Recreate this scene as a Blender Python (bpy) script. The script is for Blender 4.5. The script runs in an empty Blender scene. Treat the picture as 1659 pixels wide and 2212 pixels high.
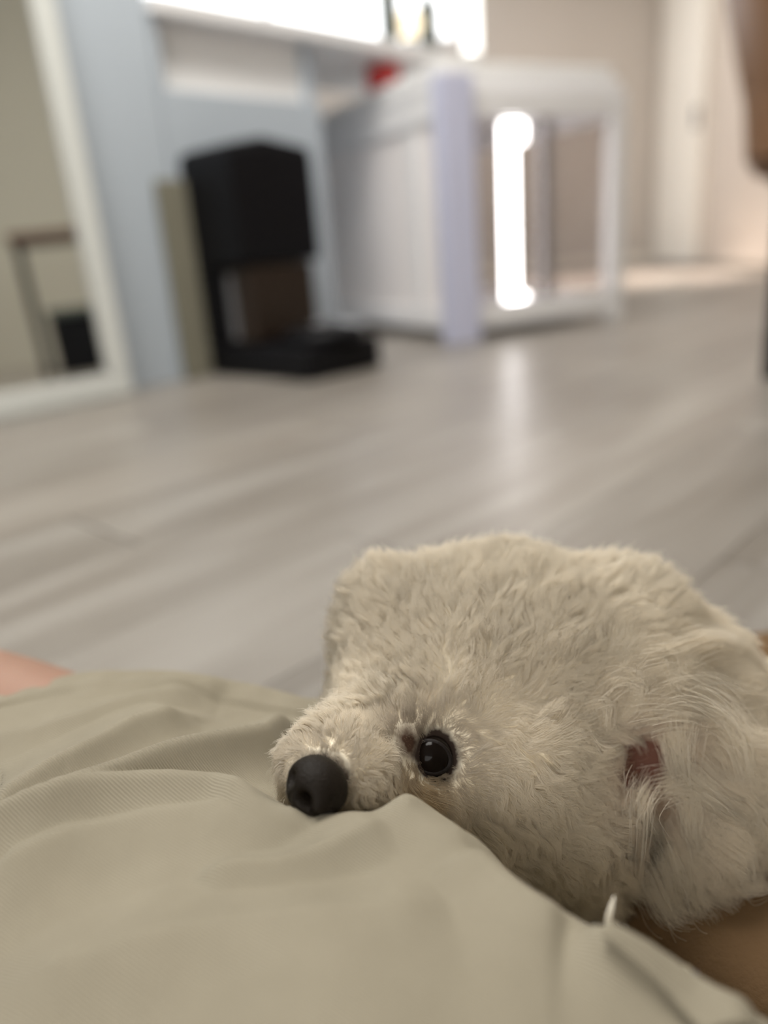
import bpy, bmesh, math, random
import numpy as np
from mathutils import Vector, Matrix, kdtree
random.seed(7); rng = np.random.default_rng(11)
scene = bpy.context.scene
COL = scene.collection

# ------------------------------------------------------------------ camera
FPX, CX, CY, CAMH = 1661.0, 829.5, 1106.0, 0.31
PITCH, ROLL = math.radians(19.0), math.radians(4.5)
FW = np.array([0, math.cos(PITCH), -math.sin(PITCH)])
_U0 = np.array([0, math.sin(PITCH), math.cos(PITCH)]); _R0 = np.array([1.0, 0, 0])
RT = math.cos(ROLL) * _R0 - math.sin(ROLL) * _U0
UP = math.cos(ROLL) * _U0 + math.sin(ROLL) * _R0
CAM = np.array([0, 0, CAMH])
cd = bpy.data.cameras.new('camera'); cam = bpy.data.objects.new('camera', cd); COL.objects.link(cam)
cd.sensor_fit = 'VERTICAL'; cd.sensor_height = 24.0; cd.lens = 24.0 * FPX / 2212.0
cd.clip_start = 0.01; cd.clip_end = 60
M = Matrix.Identity(4)
for i in range(3):
    M[i][0], M[i][1], M[i][2], M[i][3] = RT[i], UP[i], -FW[i], CAM[i]
cam.matrix_world = M
cd.dof.use_dof = True; cd.dof.focus_distance = 0.297
APERTURE = 0.0100                       # metres across
cd.dof.aperture_fstop = cd.lens / 1000.0 / APERTURE
scene.camera = cam
cy = scene.cycles
cy.max_bounces = 8; cy.diffuse_bounces = 7; cy.glossy_bounces = 3; cy.transmission_bounces = 3; cy.transparent_max_bounces = 8
cy.use_adaptive_sampling = True; cy.adaptive_threshold = 0.12
scene.cycles_curves.shape = 'RIBBONS'; scene.cycles_curves.subdivisions = 1
cy.caustics_reflective = False; cy.caustics_refractive = False

# ------------------------------------------------------------------ view, world, lights
vs = scene.view_settings
vs.view_transform = 'Standard'; vs.look = 'None'; vs.gamma = 1.0; vs.use_curve_mapping = False
vs.exposure = 0.0
w = bpy.data.worlds.new('world'); scene.world = w; w.use_nodes = True
w.node_tree.nodes['Background'].inputs[0].default_value = (0.75, 0.85, 1.0, 1)
w.node_tree.nodes['Background'].inputs[1].default_value = 0.3

def area(name, loc, target, size, energy, col, sizey=None, spread=180):
    l = bpy.data.lights.new(name, 'AREA'); l.energy = energy; l.color = col; l.size = size
    if sizey: l.shape = 'RECTANGLE'; l.size_y = sizey
    l.spread = math.radians(spread)
    o = bpy.data.objects.new(name, l); COL.objects.link(o); o.location = loc
    o.rotation_euler = (Vector(target) - Vector(loc)).to_track_quat('-Z', 'Y').to_euler()
    return o
area('ceiling_light_main', (-0.25, 1.35, 2.44), (-0.25, 1.35, 0), 1.1, 62, (1.0, 0.96, 0.90))
area('window_daylight', (-0.5, 6.9, 1.75), (0.2, 0, 0.6), 1.9, 90, (0.90, 0.95, 1.0), 1.3)
area('fill_light_behind', (-1.0, -2.6, 1.5), (0.1, 0.6, 0.15), 2.4, 71, (1.0, 0.97, 0.93), 1.7)  # added fill from behind the camera; that wall has no window
_l = bpy.data.lights.new('hall_floor_fill', 'SPOT'); _l.energy = 900; _l.color = (1.0, 0.86, 0.75); _l.spot_size = math.radians(50); _l.spot_blend = 0.7; _l.shadow_soft_size = 0.12  # added spot that brightens the floor by the closet doors
_o = bpy.data.objects.new('hall_floor_fill', _l); COL.objects.link(_o); _o.location = (1.62, 5.2, 2.44)

area('hall_fill_light', (1.2, 5.4, 2.44), (1.2, 5.4, 0), 0.9, 11, (1.0, 0.90, 0.80))  # added to lift the far hall and its walls

# ------------------------------------------------------------------ helpers
def P(px, py, d):
    return CAM + d * (FW + (px - CX) / FPX * RT - (py - CY) / FPX * UP)
def Z(px, py, z):
    v = FW + (px - CX) / FPX * RT - (py - CY) / FPX * UP
    return CAM + v * (z - CAMH) / v[2]
def proj(p):
    q = np.asarray(p) - CAM; d = q @ FW
    return CX + FPX * (q @ RT) / d, CY - FPX * (q @ UP) / d, d

def lin(r, g, b):
    f = lambda c: (c / 255 / 12.92) if c / 255 <= 0.04045 else ((c / 255 + 0.055) / 1.055) ** 2.4
    return (f(r), f(g), f(b), 1)

def mat(name, col, rough=0.6, spec=0.5, var=0.06, scale=8.0, bump=0.0, bscale=200.0, metal=0.0, coat=0.0, stretch=(1, 1, 1), sheen=0.0):
    m = bpy.data.materials.new(name); m.use_nodes = True
    nt = m.node_tree; b = nt.nodes['Principled BSDF']
    b.inputs['Roughness'].default_value = rough; b.inputs['Metallic'].default_value = metal
    b.inputs['Specular IOR Level'].default_value = spec
    if coat: b.inputs['Coat Weight'].default_value = coat; b.inputs['Coat Roughness'].default_value = 0.15
    if sheen: b.inputs['Sheen Weight'].default_value = sheen
    tc = nt.nodes.new('ShaderNodeTexCoord'); mp = nt.nodes.new('ShaderNodeMapping'); mp.inputs['Scale'].default_value = stretch
    nt.links.new(tc.outputs['Object'], mp.inputs['Vector'])
    n = nt.nodes.new('ShaderNodeTexNoise'); n.inputs['Scale'].default_value = scale; n.inputs['Detail'].default_value = 4
    nt.links.new(mp.outputs[0], n.inputs['Vector'])
    mx = nt.nodes.new('ShaderNodeMix'); mx.data_type = 'RGBA'
    lo = [c * (1 - var) for c in col[:3]] + [1]; hi = [min(1, c * (1 + var)) for c in col[:3]] + [1]
    mx.inputs['A'].default_value = lo; mx.inputs['B'].default_value = hi
    nt.links.new(n.outputs['Fac'], mx.inputs['Factor']); nt.links.new(mx.outputs['Result'], b.inputs['Base Color'])
    if bump:
        n2 = nt.nodes.new('ShaderNodeTexNoise'); n2.inputs['Scale'].default_value = bscale
        bp = nt.nodes.new('ShaderNodeBump'); bp.inputs['Strength'].default_value = bump; bp.inputs['Distance'].default_value = 0.001
        nt.links.new(mp.outputs[0], n2.inputs['Vector']); nt.links.new(n2.outputs['Fac'], bp.inputs['Height']); nt.links.new(bp.outputs[0], b.inputs['Normal'])
    return m

def glow(name, col, strength):
    m = bpy.data.materials.new(name); m.use_nodes = True; nt = m.node_tree
    b = nt.nodes['Principled BSDF']; b.inputs['Base Color'].default_value = col
    b.inputs['Emission Color'].default_value = col; b.inputs['Emission Strength'].default_value = strength
    return m

def glass(name, tint=(1, 1, 1, 1), reflect=0.12):
    m = bpy.data.materials.new(name); m.use_nodes = True; nt = m.node_tree; nt.nodes.clear()
    o = nt.nodes.new('ShaderNodeOutputMaterial'); t = nt.nodes.new('ShaderNodeBsdfTransparent'); t.inputs[0].default_value = tint
    g = nt.nodes.new('ShaderNodeBsdfGlossy'); g.inputs['Roughness'].default_value = 0.04
    lw = nt.nodes.new('ShaderNodeLayerWeight'); lw.inputs['Blend'].default_value = 0.3
    fr = nt.nodes.new('ShaderNodeMath'); fr.operation = 'POWER'; fr.inputs[1].default_value = 4.0; nt.links.new(lw.outputs['Facing'], fr.inputs[0])
    n = nt.nodes.new('ShaderNodeTexNoise'); n.inputs['Scale'].default_value = 3
    mth = nt.nodes.new('ShaderNodeMath'); mth.operation = 'MULTIPLY_ADD'; mth.inputs[1].default_value = 0.08
    nt.links.new(n.outputs['Fac'], mth.inputs[0]); nt.links.new(fr.outputs[0], mth.inputs[2])
    mx = nt.nodes.new('ShaderNodeMixShader'); nt.links.new(mth.outputs[0], mx.inputs[0])
    nt.links.new(t.outputs[0], mx.inputs[1]); nt.links.new(g.outputs[0], mx.inputs[2]); nt.links.new(mx.outputs[0], o.inputs[0])
    return m

def link(o, parent=None):
    COL.objects.link(o)
    if parent is not None: o.parent = parent
    return o
def mesh_obj(name, verts, faces, m, parent=None, smooth=False):
    me = bpy.data.meshes.new(name)
    me.from_pydata([tuple(map(float, v)) for v in verts], [], [tuple(map(int, f)) for f in faces]); me.update()
    if smooth: me.polygons.foreach_set('use_smooth', [True] * len(me.polygons))
    me.materials.append(m)
    return link(bpy.data.objects.new(name, me), parent)
def grid_obj(name, V, m, parent=None, smooth=True):
    """V: (nt, ns, 3) numpy grid"""
    nt_, ns_ = V.shape[:2]
    idx = np.arange(nt_ * ns_).reshape(nt_, ns_)
    F = np.stack([idx[:-1, :-1], idx[:-1, 1:], idx[1:, 1:], idx[1:, :-1]], -1).reshape(-1, 4)
    me = bpy.data.meshes.new(name)
    me.vertices.add(nt_ * ns_); me.vertices.foreach_set('co', V.reshape(-1).astype(np.float32))
    me.loops.add(F.size); me.loops.foreach_set('vertex_index', F.reshape(-1).astype(np.int32))
    me.polygons.add(len(F)); me.polygons.foreach_set('loop_start', np.arange(0, F.size, 4, dtype=np.int32))
    me.polygons.foreach_set('loop_total', np.full(len(F), 4, dtype=np.int32))
    me.update(calc_edges=True); me.polygons.foreach_set('use_smooth', np.full(len(F), smooth))
    me.materials.append(m)
    return link(bpy.data.objects.new(name, me), parent)
def obox(name, o, a, b, c, m, parent=None, bevel=0.004, segs=2):
    """box with corner o and edge vectors a, b, c"""
    o, a, b, c = (np.asarray(v, float) for v in (o, a, b, c))
    if np.dot(np.cross(a, b), c) < 0: a, b = b, a
    bm = bmesh.new()
    vs_ = [bm.verts.new(o + i * a + j * b + k * c) for k in (0, 1) for j in (0, 1) for i in (0, 1)]
    for f in ((0, 2, 3, 1), (4, 5, 7, 6), (0, 1, 5, 4), (1, 3, 7, 5), (3, 2, 6, 7), (2, 0, 4, 6)):
        bm.faces.new([vs_[i] for i in f])
    if bevel: bmesh.ops.bevel(bm, geom=list(bm.edges), offset=bevel, segments=segs, affect='EDGES', profile=0.6)
    me = bpy.data.meshes.new(name); bm.to_mesh(me); bm.free()
    me.materials.append(m)
    return link(bpy.data.objects.new(name, me), parent)
def empty(name, loc=(0, 0, 0)):
    o = bpy.data.objects.new(name, None); COL.objects.link(o); o.empty_display_size = 0.05
    return o
def tag(o, label=None, cat=None, group=None, kind=None):
    if label: o['label'] = label
    if cat: o['category'] = cat
    if group: o['group'] = group
    if kind: o['kind'] = kind
    return o
def lathe(name, prof, loc, m, parent=None, n=32):
    V, F = [], []
    for r, z in prof:
        for k in range(n):
            a = 2 * math.pi * k / n; V.append((loc[0] + r * math.cos(a), loc[1] + r * math.sin(a), loc[2] + z))
    for i in range(len(prof) - 1):
        for k in range(n):
            F.append((i * n + k, i * n + (k + 1) % n, (i + 1) * n + (k + 1) % n, (i + 1) * n + k))
    F.append(tuple(range(n - 1, -1, -1))); F.append(tuple((len(prof) - 1) * n + k for k in range(n)))
    return mesh_obj(name, V, F, m, parent, True)
def v3(xy, z=0.0): return np.array([xy[0], xy[1], z], float)
ZUP = np.array([0, 0, 1.0])

# ------------------------------------------------------------------ materials of the room
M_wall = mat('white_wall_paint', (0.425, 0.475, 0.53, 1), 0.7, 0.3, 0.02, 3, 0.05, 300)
M_warmwall = mat('beige_wall_paint', (0.62, 0.575, 0.53, 1), 0.7, 0.3, 0.03, 2, 0.05, 300)
M_taupe = mat('taupe_wall_paint', (0.50, 0.47, 0.40, 1), 0.75, 0.3, 0.03, 2)
M_ceil = mat('ceiling_paint', (0.8, 0.8, 0.78, 1), 0.8, 0.2, 0.02, 3)
M_whitewood = mat('white_lacquer', (0.80, 0.80, 0.81, 1), 0.35, 0.5, 0.02, 6)
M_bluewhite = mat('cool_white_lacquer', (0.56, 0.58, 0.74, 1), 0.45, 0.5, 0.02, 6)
M_greyin = mat('grey_niche_paint', (0.88, 0.87, 0.86, 1), 0.7, 0.3, 0.03, 4)
M_black = mat('black_plastic', (0.0035, 0.0035, 0.005, 1), 0.5, 0.2, 0.1, 20)
M_smoke = mat('smoky_brown_plastic', (0.026, 0.017, 0.012, 1), 0.35, 0.3, 0.15, 9)
M_greyp = mat('grey_plastic', (0.16, 0.16, 0.17, 1), 0.5, 0.4, 0.1, 9)
M_mframe = mat('mirror_frame_lacquer', (0.62, 0.64, 0.62, 1), 0.22, 0.6, 0.02, 5)
M_mirror = mat('mirror_silver', (0.80, 0.81, 0.77, 1), 0.01, 0.5, 0.01, 2, metal=1.0)
M_clear = glass('clear_acrylic', (0.93, 0.92, 0.92, 1))
M_frost = mat('milky_acrylic', (0.88, 0.84, 0.83, 1), 0.4, 0.5, 0.05, 3)
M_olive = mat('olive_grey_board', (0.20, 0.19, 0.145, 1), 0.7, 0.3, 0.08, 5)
M_red = mat('red_plastic', (0.55, 0.02, 0.02, 1), 0.25, 0.6, 0.1, 8)
M_darkgrey = mat('dark_grey_green', (0.06, 0.075, 0.065, 1), 0.4, 0.5, 0.1, 8)
M_brown = mat('brown_leather', (0.17, 0.08, 0.028, 1), 0.55, 0.4, 0.15, 9, 0.3, 300)
M_cream = mat('cream_door_paint', (0.90, 0.85, 0.77, 1), 0.45, 0.4, 0.02, 3)
M_beige = mat('beige_door_paint', (0.62, 0.54, 0.47, 1), 0.5, 0.4, 0.03, 3)
M_wood = mat('red_brown_wood', (0.11, 0.055, 0.035, 1), 0.45, 0.4, 0.25, 5, stretch=(1, 8, 1))

# floor planks
def plank_material():
    m = bpy.data.materials.new('pale_greige_laminate'); m.use_nodes = True; nt = m.node_tree; b = nt.nodes['Principled BSDF']
    tc = nt.nodes.new('ShaderNodeTexCoord'); oi = nt.nodes.new('ShaderNodeObjectInfo')
    ad = nt.nodes.new('ShaderNodeVectorMath'); ad.operation = 'ADD'
    sc = nt.nodes.new('ShaderNodeVectorMath'); sc.operation = 'SCALE'; sc.inputs['Scale'].default_value = 1.0
    cmb = nt.nodes.new('ShaderNodeCombineXYZ')
    mu = nt.nodes.new('ShaderNodeMath'); mu.operation = 'MULTIPLY'; mu.inputs[1].default_value = 37.0
    nt.links.new(oi.outputs['Random'], mu.inputs[0]); nt.links.new(mu.outputs[0], cmb.inputs[0]); nt.links.new(mu.outputs[0], cmb.inputs[2])
    nt.links.new(tc.outputs['Object'], ad.inputs[0]); nt.links.new(cmb.outputs[0], ad.inputs[1])
    mp = nt.nodes.new('ShaderNodeMapping'); mp.inputs['Scale'].default_value = (1.6, 16, 1)
    nt.links.new(ad.outputs[0], mp.inputs['Vector'])
    n = nt.nodes.new('ShaderNodeTexNoise'); n.inputs['Scale'].default_value = 1.3; n.inputs['Detail'].default_value = 6; n.inputs['Distortion'].default_value = 0.6
    nt.links.new(mp.outputs[0], n.inputs['Vector'])
    cr = nt.nodes.new('ShaderNodeValToRGB'); e = cr.color_ramp.elements
    e[0].position = 0.30; e[0].color = (0.185, 0.163, 0.139, 1); e[1].position = 0.70; e[1].color = (0.305, 0.285, 0.258, 1)
    nt.links.new(n.outputs['Fac'], cr.inputs[0])
    hv = nt.nodes.new('ShaderNodeHueSaturation')
    mr = nt.nodes.new('ShaderNodeMapRange'); mr.inputs['To Min'].default_value = 0.86; mr.inputs['To Max'].default_value = 1.12
    nt.links.new(oi.outputs['Random'], mr.inputs['Value']); nt.links.new(mr.outputs[0], hv.inputs['Value'])
    nt.links.new(cr.outputs[0], hv.inputs['Color']); nt.links.new(hv.outputs[0], b.inputs['Base Color'])
    b.inputs['Roughness'].default_value = 0.36; b.inputs['Specular IOR Level'].default_value = 0.5
    return m
M_plank = plank_material()
M_floor = mat('greige_floor_beyond', (0.27, 0.24, 0.215, 1), 0.38, 0.5, 0.15, 3, stretch=(1, 6, 1))

# ------------------------------------------------------------------ room shell
UD = np.array([0.70, 0.714]); UD /= np.linalg.norm(UD)         # along the white unit / mirror wall
ND = np.array([UD[1], -UD[0]])                                  # out of that wall, into the room
U3, N3 = v3(UD), v3(ND)
W0 = np.array([-0.631, 2.081])
def onwall(s, out=0.0, z=0.0): return v3(W0 + s * UD + out * ND, z)

fl = tag(obox('floor', (-4.2, -2.9, -0.06), (7.0, 0, 0), (0, 10.2, 0), (0, 0, 0.05), M_floor, bevel=0), kind='structure')
# planks: shared mesh, long axis along UD
PL, PW = 1.22, 0.185
pm = None; ang = math.atan2(UD[1], UD[0]); npl = 0
for r in range(-14, 26):
    off = ((r * 0.437) % 1.0) * PL
    for k in range(-5, 8):
        c = (k * PL + off) * UD + (r * PW) * np.array([-UD[1], UD[0]]) + np.array([-0.3, 1.5])
        q = np.array([c[0], c[1], 0]) - CAM
        d = q @ FW
        hyp = math.hypot(c[0], c[1])
        if hyp > 5.2 or c[1] < -0.35: continue
        if abs(c[0]) > 0.62 * max(c[1], 0) + 1.0: continue
        # stay clear of the white wall unit's interior
        if pm is None:
            o = obox('plank', (-PL / 2 + .0012, -PW / 2 + .0004, -0.012), (PL - .0024, 0, 0), (0, PW - .0008, 0), (0, 0, 0.012), M_plank, fl, bevel=0.0006, segs=1); pm = o.data
        else:
            o = link(bpy.data.objects.new('plank', pm), fl)
        o.location = (c[0], c[1], 0); o.rotation_euler = (0, 0, ang); npl += 1
print('planks', npl)
# sub-floor sits 1 cm down; where no plank is laid the base reaches floor level
fl.location.z = 0.0

# back / side shell
def structure(o, k='structure'): o['kind'] = k; return o
structure(obox('ceiling', (-4.2, -2.9, 2.5), (7.0, 0, 0), (0, 10.2, 0), (0, 0, 0.06), M_ceil, bevel=0))
structure(obox('wall_far', (-4.2, 7.0, -0.01), (7.0, 0, 0), (0, 0.1, 0), (0, 0, 2.51), M_warmwall, bevel=0))
structure(obox('wall_right', (2.55, -2.9, -0.01), (0.1, 0, 0), (0, 9.9, 0), (0, 0, 2.51), M_taupe, bevel=0))
structure(obox('wall_back', (-4.2, -2.9, -0.01), (6.75, 0, 0), (0, 0.1, 0), (0, 0, 2.51), M_taupe, bevel=0))
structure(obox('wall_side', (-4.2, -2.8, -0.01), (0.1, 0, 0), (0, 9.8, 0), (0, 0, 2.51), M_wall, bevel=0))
# white wall that carries the mirror, ending in a clean vertical edge beside the unit
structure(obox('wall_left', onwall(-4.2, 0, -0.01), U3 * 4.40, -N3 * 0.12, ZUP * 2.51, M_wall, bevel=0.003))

# far window with frame, mullion and daylight pane
wd = structure(obox('window_1', (-2.1, 6.955, 1.78), (3.0, 0, 0), (0, 0.044, 0), (0, 0, 0.06), M_whitewood, bevel=0.004))
obox('window_frame', (-2.1, 6.955, 2.32), (3.0, 0, 0), (0, 0.044, 0), (0, 0, 0.06), M_whitewood, wd)
for x in (-2.1, -0.63, 0.84):
    obox('window_stile', (x, 6.955, 1.8405), (0.06, 0, 0), (0, 0.044, 0), (0, 0, 0.479), M_whitewood, wd)
for x in (-2.04, -0.57):
    obox('pane', (x, 6.975, 1.841), (1.41, 0, 0), (0, 0.01, 0), (0, 0, 0.478), glow('window_daylight_pane', (0.96, 0.98, 1.0, 1), 2.6), wd, bevel=0)

# closet doors along the right wall, deep in the room
for i, (y0, y1, out, m) in enumerate([(6.05, 6.95, 0.06, M_cream), (5.15, 6.03, 0.02, M_beige), (4.25, 5.13, 0.045, M_beige), (3.35, 4.23, 0.02, M_beige)]):
    d = structure(obox('door_%d' % (i + 1), (2.55 - out, y0, 0.02), (out - 0.001, 0, 0), (0, y1 - y0, 0), (0, 0, 2.1), m, bevel=0.006))
    obox('panel', (2.55 - out - 0.008, y0 + 0.14, 0.2), (0.0085, 0, 0), (0, y1 - y0 - 0.28, 0), (0, 0, 1.75), m, d, bevel=0.003)
    obox('door_handle', (2.55 - out - 0.03, y0 + 0.06, 0.95), (0.0305, 0, 0), (0, 0.02, 0), (0, 0, 0.14), M_greyp, d, bevel=0.004)
structure(obox('baseboard_far', (-0.4, 6.985, 0), (2.9, 0, 0), (0, 0.0145, 0), (0, 0, 0.08), M_cream, bevel=0.003))

# ceiling lamp fittings
lp = tag(empty('ceiling_lamp'), 'large flat square white ceiling lamp above the living room floor', 'lamp')
obox('housing', (-0.85, 0.75, 2.465), (1.2, 0, 0), (0, 1.2, 0), (0, 0, 0.0345), M_whitewood, lp)
obox('diffuser', (-0.8, 0.8, 2.4555), (1.1, 0, 0), (0, 1.1, 0), (0, 0, 0.009), glow('lamp_diffuser', (1, 0.94, 0.84, 1), 3.0), lp, bevel=0.002)

l2 = tag(empty('ceiling_lamp'), 'smaller square white ceiling lamp added to brighten the far hall before the closet doors', 'lamp')
obox('housing', (0.72, 4.92, 2.465), (0.96, 0, 0), (0, 0.96, 0), (0, 0, 0.0345), M_whitewood, l2)
obox('diffuser', (0.77, 4.97, 2.4555), (0.86, 0, 0), (0, 0.86, 0), (0, 0, 0.009), glow('hall_diffuser', (1, 0.92, 0.82, 1), 3.0), l2, bevel=0.002)

# ------------------------------------------------------------------ white unit with open niche, worktop above
S0, S1 = 0.205, 0.76
un = tag(empty('niche_cabinet'), 'low white cabinet with open niche standing behind the black dock', 'cabinet')
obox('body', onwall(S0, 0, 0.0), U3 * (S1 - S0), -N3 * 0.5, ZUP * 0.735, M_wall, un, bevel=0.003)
obox('niche_back', onwall(S0, -0.05, 0.7352), U3 * (S1 - S0), -N3 * 0.06, ZUP * 0.165, M_greyin, un, bevel=0.002)
obox('side_panel', onwall(S0, -0.001, 0.7352), U3 * 0.02, -N3 * 0.0485, ZUP * 0.165, M_wall, un, bevel=0.002)
obox('side_panel', onwall(S1 - 0.02, -0.02, 0.7352), U3 * 0.02, -N3 * 0.0295, ZUP * 0.165, M_wall, un, bevel=0.002)
wt = tag(obox('worktop', onwall(S0, 0.02, 0.9005), U3 * 1.36, -N3 * 0.56, ZUP * 0.04, M_whitewood, bevel=0.006), 'long white worktop slab running above the niche and the crate', 'worktop')
# red box and dark can in the niche
def on_px(px, py, z): return Z(px, py, z)
# objects on the worktop near its right end
def topz(): return 0.9407
def along(s, out): return onwall(s, out, topz())
gl = tag(empty('globe_lamp'), 'small warm glowing globe lamp standing on the white worktop', 'lamp')
p = along(1.27, -0.06)
lathe('base', [(0.0, 0), (0.035, 0), (0.035, 0.008), (0.012, 0.014), (0.012, 0.03), (0.02, 0.034)], p, M_darkgrey, gl)
lathe('globe', [(0.004, 0.0342), (0.028, 0.044), (0.042, 0.066), (0.045, 0.082), (0.040, 0.1), (0.025, 0.118), (0.004, 0.126)], p, glow('warm_bulb', (1.0, 0.86, 0.62, 1), 1.4), gl)
for s, out, hh, r, lab in ((1.17, -0.06, 0.26, 0.032, 'dark green bottle on the worktop, left of the glowing globe'), (1.375, -0.06, 0.24, 0.036, 'dark green bottle between the globe lamp and the white light tube')):
    p = along(s, out); b = tag(empty('bottle'), lab, 'bottle', 'bottles on the worktop')
    lathe('glass_body', [(0.0, 0), (r, 0), (r + .002, .006), (r + .002, hh * .6), (r * .45, hh * .75), (r * .4, hh * .93)], p, M_darkgrey, b)
    lathe('cap', [(0.0, hh * .9305), (r * .46, hh * .9305), (r * .46, hh), (0, hh)], p, M_greyp, b)
tl = tag(empty('light_tube'), 'upright glowing white tube lamp at the right end of the worktop', 'lamp')
p = along(1.545, 0.0)
lathe('base', [(0.0, 0), (0.03, 0), (0.03, 0.008), (0, 0.008)], p, M_whitewood, tl)
lathe('tube', [(0.0, 0.0082), (0.026, 0.0082), (0.028, 0.016), (0.028, 0.34), (0.0, 0.35)], p, glow('white_tube', (1, 0.99, 0.96, 1), 2.2), tl)

# ------------------------------------------------------------------ black cleaning dock
dk = tag(empty('vacuum_dock'), 'tall black robot vacuum dock standing against the white cabinet', 'dock')
A = onwall(0.225, 0.006, 0.0); dw = 0.275
obox('base', A, U3 * dw, N3 * 0.43, ZUP * 0.085, M_black, dk, bevel=0.02, segs=4)
obox('back_column', A + U3 * 0.002 + ZUP * 0.0852, U3 * (dw - 0.004), N3 * 0.10, ZUP * 0.205, M_black, dk, bevel=0.01)
obox('water_tank', A + U3 * 0.02 + N3 * 0.1002 + ZUP * 0.0852, U3 * (dw - 0.04), N3 * 0.11, ZUP * 0.204, M_smoke, dk, bevel=0.02, segs=4)
obox('tank_handle', A + U3 * 0.0165 + N3 * 0.115 + ZUP * 0.10, U3 * 0.003, N3 * 0.03, ZUP * 0.17, M_greyp, dk, bevel=0.001)
# upper housing with a domed top
V = []; nx, ny = 9, 7
hz0, hz1 = 0.2904, 0.585
bm = bmesh.new(); ring = []
for k, (z, ins) in enumerate([(hz0, 0.004), (hz0 + .01, 0), (hz1 - 0.03, 0), (hz1 - .008, 0.006), (hz1, 0.03)]):
    for i, (a, b_) in enumerate([(0, 0), (.5, 0), (1, 0), (1, .5), (1, 1), (.5, 1), (0, 1), (0, .5)]):
        aa = ins / dw + a * (1 - 2 * ins / dw); bb = ins / .21 + b_ * (1 - 2 * ins / .21)
        dome = 0.018 if (k >= 2 and a == .5) else 0.0
        ring.append(A + U3 * dw * aa + N3 * 0.215 * bb + ZUP * (z + dome))
fcs = [(k * 8 + i, k * 8 + (i + 1) % 8, (k + 1) * 8 + (i + 1) % 8, (k + 1) * 8 + i) for k in range(4) for i in range(8)] + [tuple(range(7, -1, -1)), tuple(32 + i for i in range(8))]
fcs = [tuple(reversed(f)) for f in fcs] if np.dot(np.cross(U3, N3), ZUP) < 0 else fcs
mesh_obj('housing', ring, fcs, M_black, dk)
bm.free()
# the robot parked on the base
rv = tag(empty('robot_vacuum'), 'flat round black robot vacuum parked on its dock', 'robot vacuum')
pr = A + U3 * (dw * 0.52) + N3 * 0.345 + ZUP * 0.0855
lathe('disc', [(0.0, 0.0), (0.095, 0), (0.108, 0.008), (0.110, 0.016), (0.106, 0.030), (0.085, 0.035), (0.0, 0.036)], pr, M_black, rv, 48)
lathe('sensor_turret', [(0.0, 0.0362), (0.028, 0.0362), (0.028, 0.048), (0.024, 0.052), (0.0, 0.052)], pr, M_greyp, rv)
# narrow olive-grey board, added for the dark strip beside the dock
tag(obox('dark_strip', onwall(0.135, 0.0125, 0.0), U3 * 0.085, N3 * 0.02, ZUP * 0.515, M_olive, bevel=0.003), 'narrow olive grey board added for the dark strip between the white wall and the black dock', 'board')

# ------------------------------------------------------------------ white crate with clear panels
cr = tag(empty('pet_crate'), 'white framed pet crate with clear panels tucked beside the worktop', 'crate')
FD = np.array([0.90, 0.436]); FD /= np.linalg.norm(FD); SD = np.array([-FD[1], FD[0]])
f3, s3 = v3(FD), v3(SD); O = v3((0.275, 2.50), 0.0); cw, cdp, chh = 0.70, 1.08, 0.765
pw = 0.062
def cbox(name, a0, a1, b0, b1, z0, z1, m, par=cr, bev=0.004): return obox(name, O + f3 * a0 + s3 * b0 + ZUP * z0, f3 * (a1 - a0), s3 * (b1 - b0), ZUP * (z1 - z0), m, par, bevel=bev)
cbox('corner_post', -0.035, 0.075, -0.03, 0.03, 0, chh, M_bluewhite)
cbox('corner_post', cw - pw, cw, 0, 0.04, 0, chh - .03, M_whitewood)
cbox('corner_post', 0, pw, cdp - .04, cdp, 0, chh - .03, M_whitewood)
cbox('corner_post', cw - pw, cw, cdp - .04, cdp, 0, chh - .03, M_whitewood)
cbox('front_rail', 0.0752, cw - pw - .0002, 0.002, 0.036, 0.035, 0.11, M_whitewood)
cbox('front_rail', 0.0752, cw - pw - .0002, 0.002, 0.036, 0.655, 0.732, M_whitewood)
cbox('door_stile', 0.352, 0.392, 0.004, 0.034, 0.1102, 0.6548, mat('grey_stile_paint', (0.20, 0.18, 0.18, 1), 0.5, 0.4, 0.03, 6))
cbox('clear_panel', 0.0754, 0.3518, 0.016, 0.022, 0.1104, 0.6546, M_clear, bev=0)
cbox('clear_panel', 0.3922, cw - pw - .0004, 0.016, 0.022, 0.1104, 0.6546, M_clear, bev=0)
cbox('side_rail', 0.0, 0.034, 0.0302, cdp - .0402, 0.035, 0.10, M_whitewood)
cbox('side_rail', 0.0, 0.034, 0.0302, cdp - .0402, 0.655, 0.735, M_whitewood)
cbox('side_panel', 0.012, 0.020, 0.0304, cdp - .0404, 0.1002, 0.6548, M_frost, bev=0)
cbox('side_stile', 0.004, 0.032, 0.20, 0.26, 0.1004, 0.6546, M_whitewood)
cbox('side_rail', cw - .034, cw, 0.0402, cdp - .0402, 0.035, 0.10, M_whitewood)
cbox('side_rail', cw - .034, cw, 0.0402, cdp - .0402, 0.655, 0.735, M_whitewood)
cbox('clear_panel', cw - .02, cw - .012, 0.0404, cdp - .0404, 0.1002, 0.6548, M_clear, bev=0)
cbox('back_rail', pw + .0002, cw - pw - .0002, cdp - .036, cdp - .004, 0.035, 0.10, M_whitewood)
cbox('back_rail', pw + .0002, cw - pw - .0002, cdp - .036, cdp - .004, 0.655, 0.732, M_whitewood)
cbox('floor_tray', 0.036, cw - .036, 0.04, cdp - .042, 0.036, 0.06, mat('pale_tray', (0.70, 0.64, 0.62, 1), 0.5, 0.4, 0.03, 5))
cbox('roof', 0.0, cw, 0.0305, cdp, 0.7355, 0.775, M_whitewood, bev=0.012)
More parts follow.
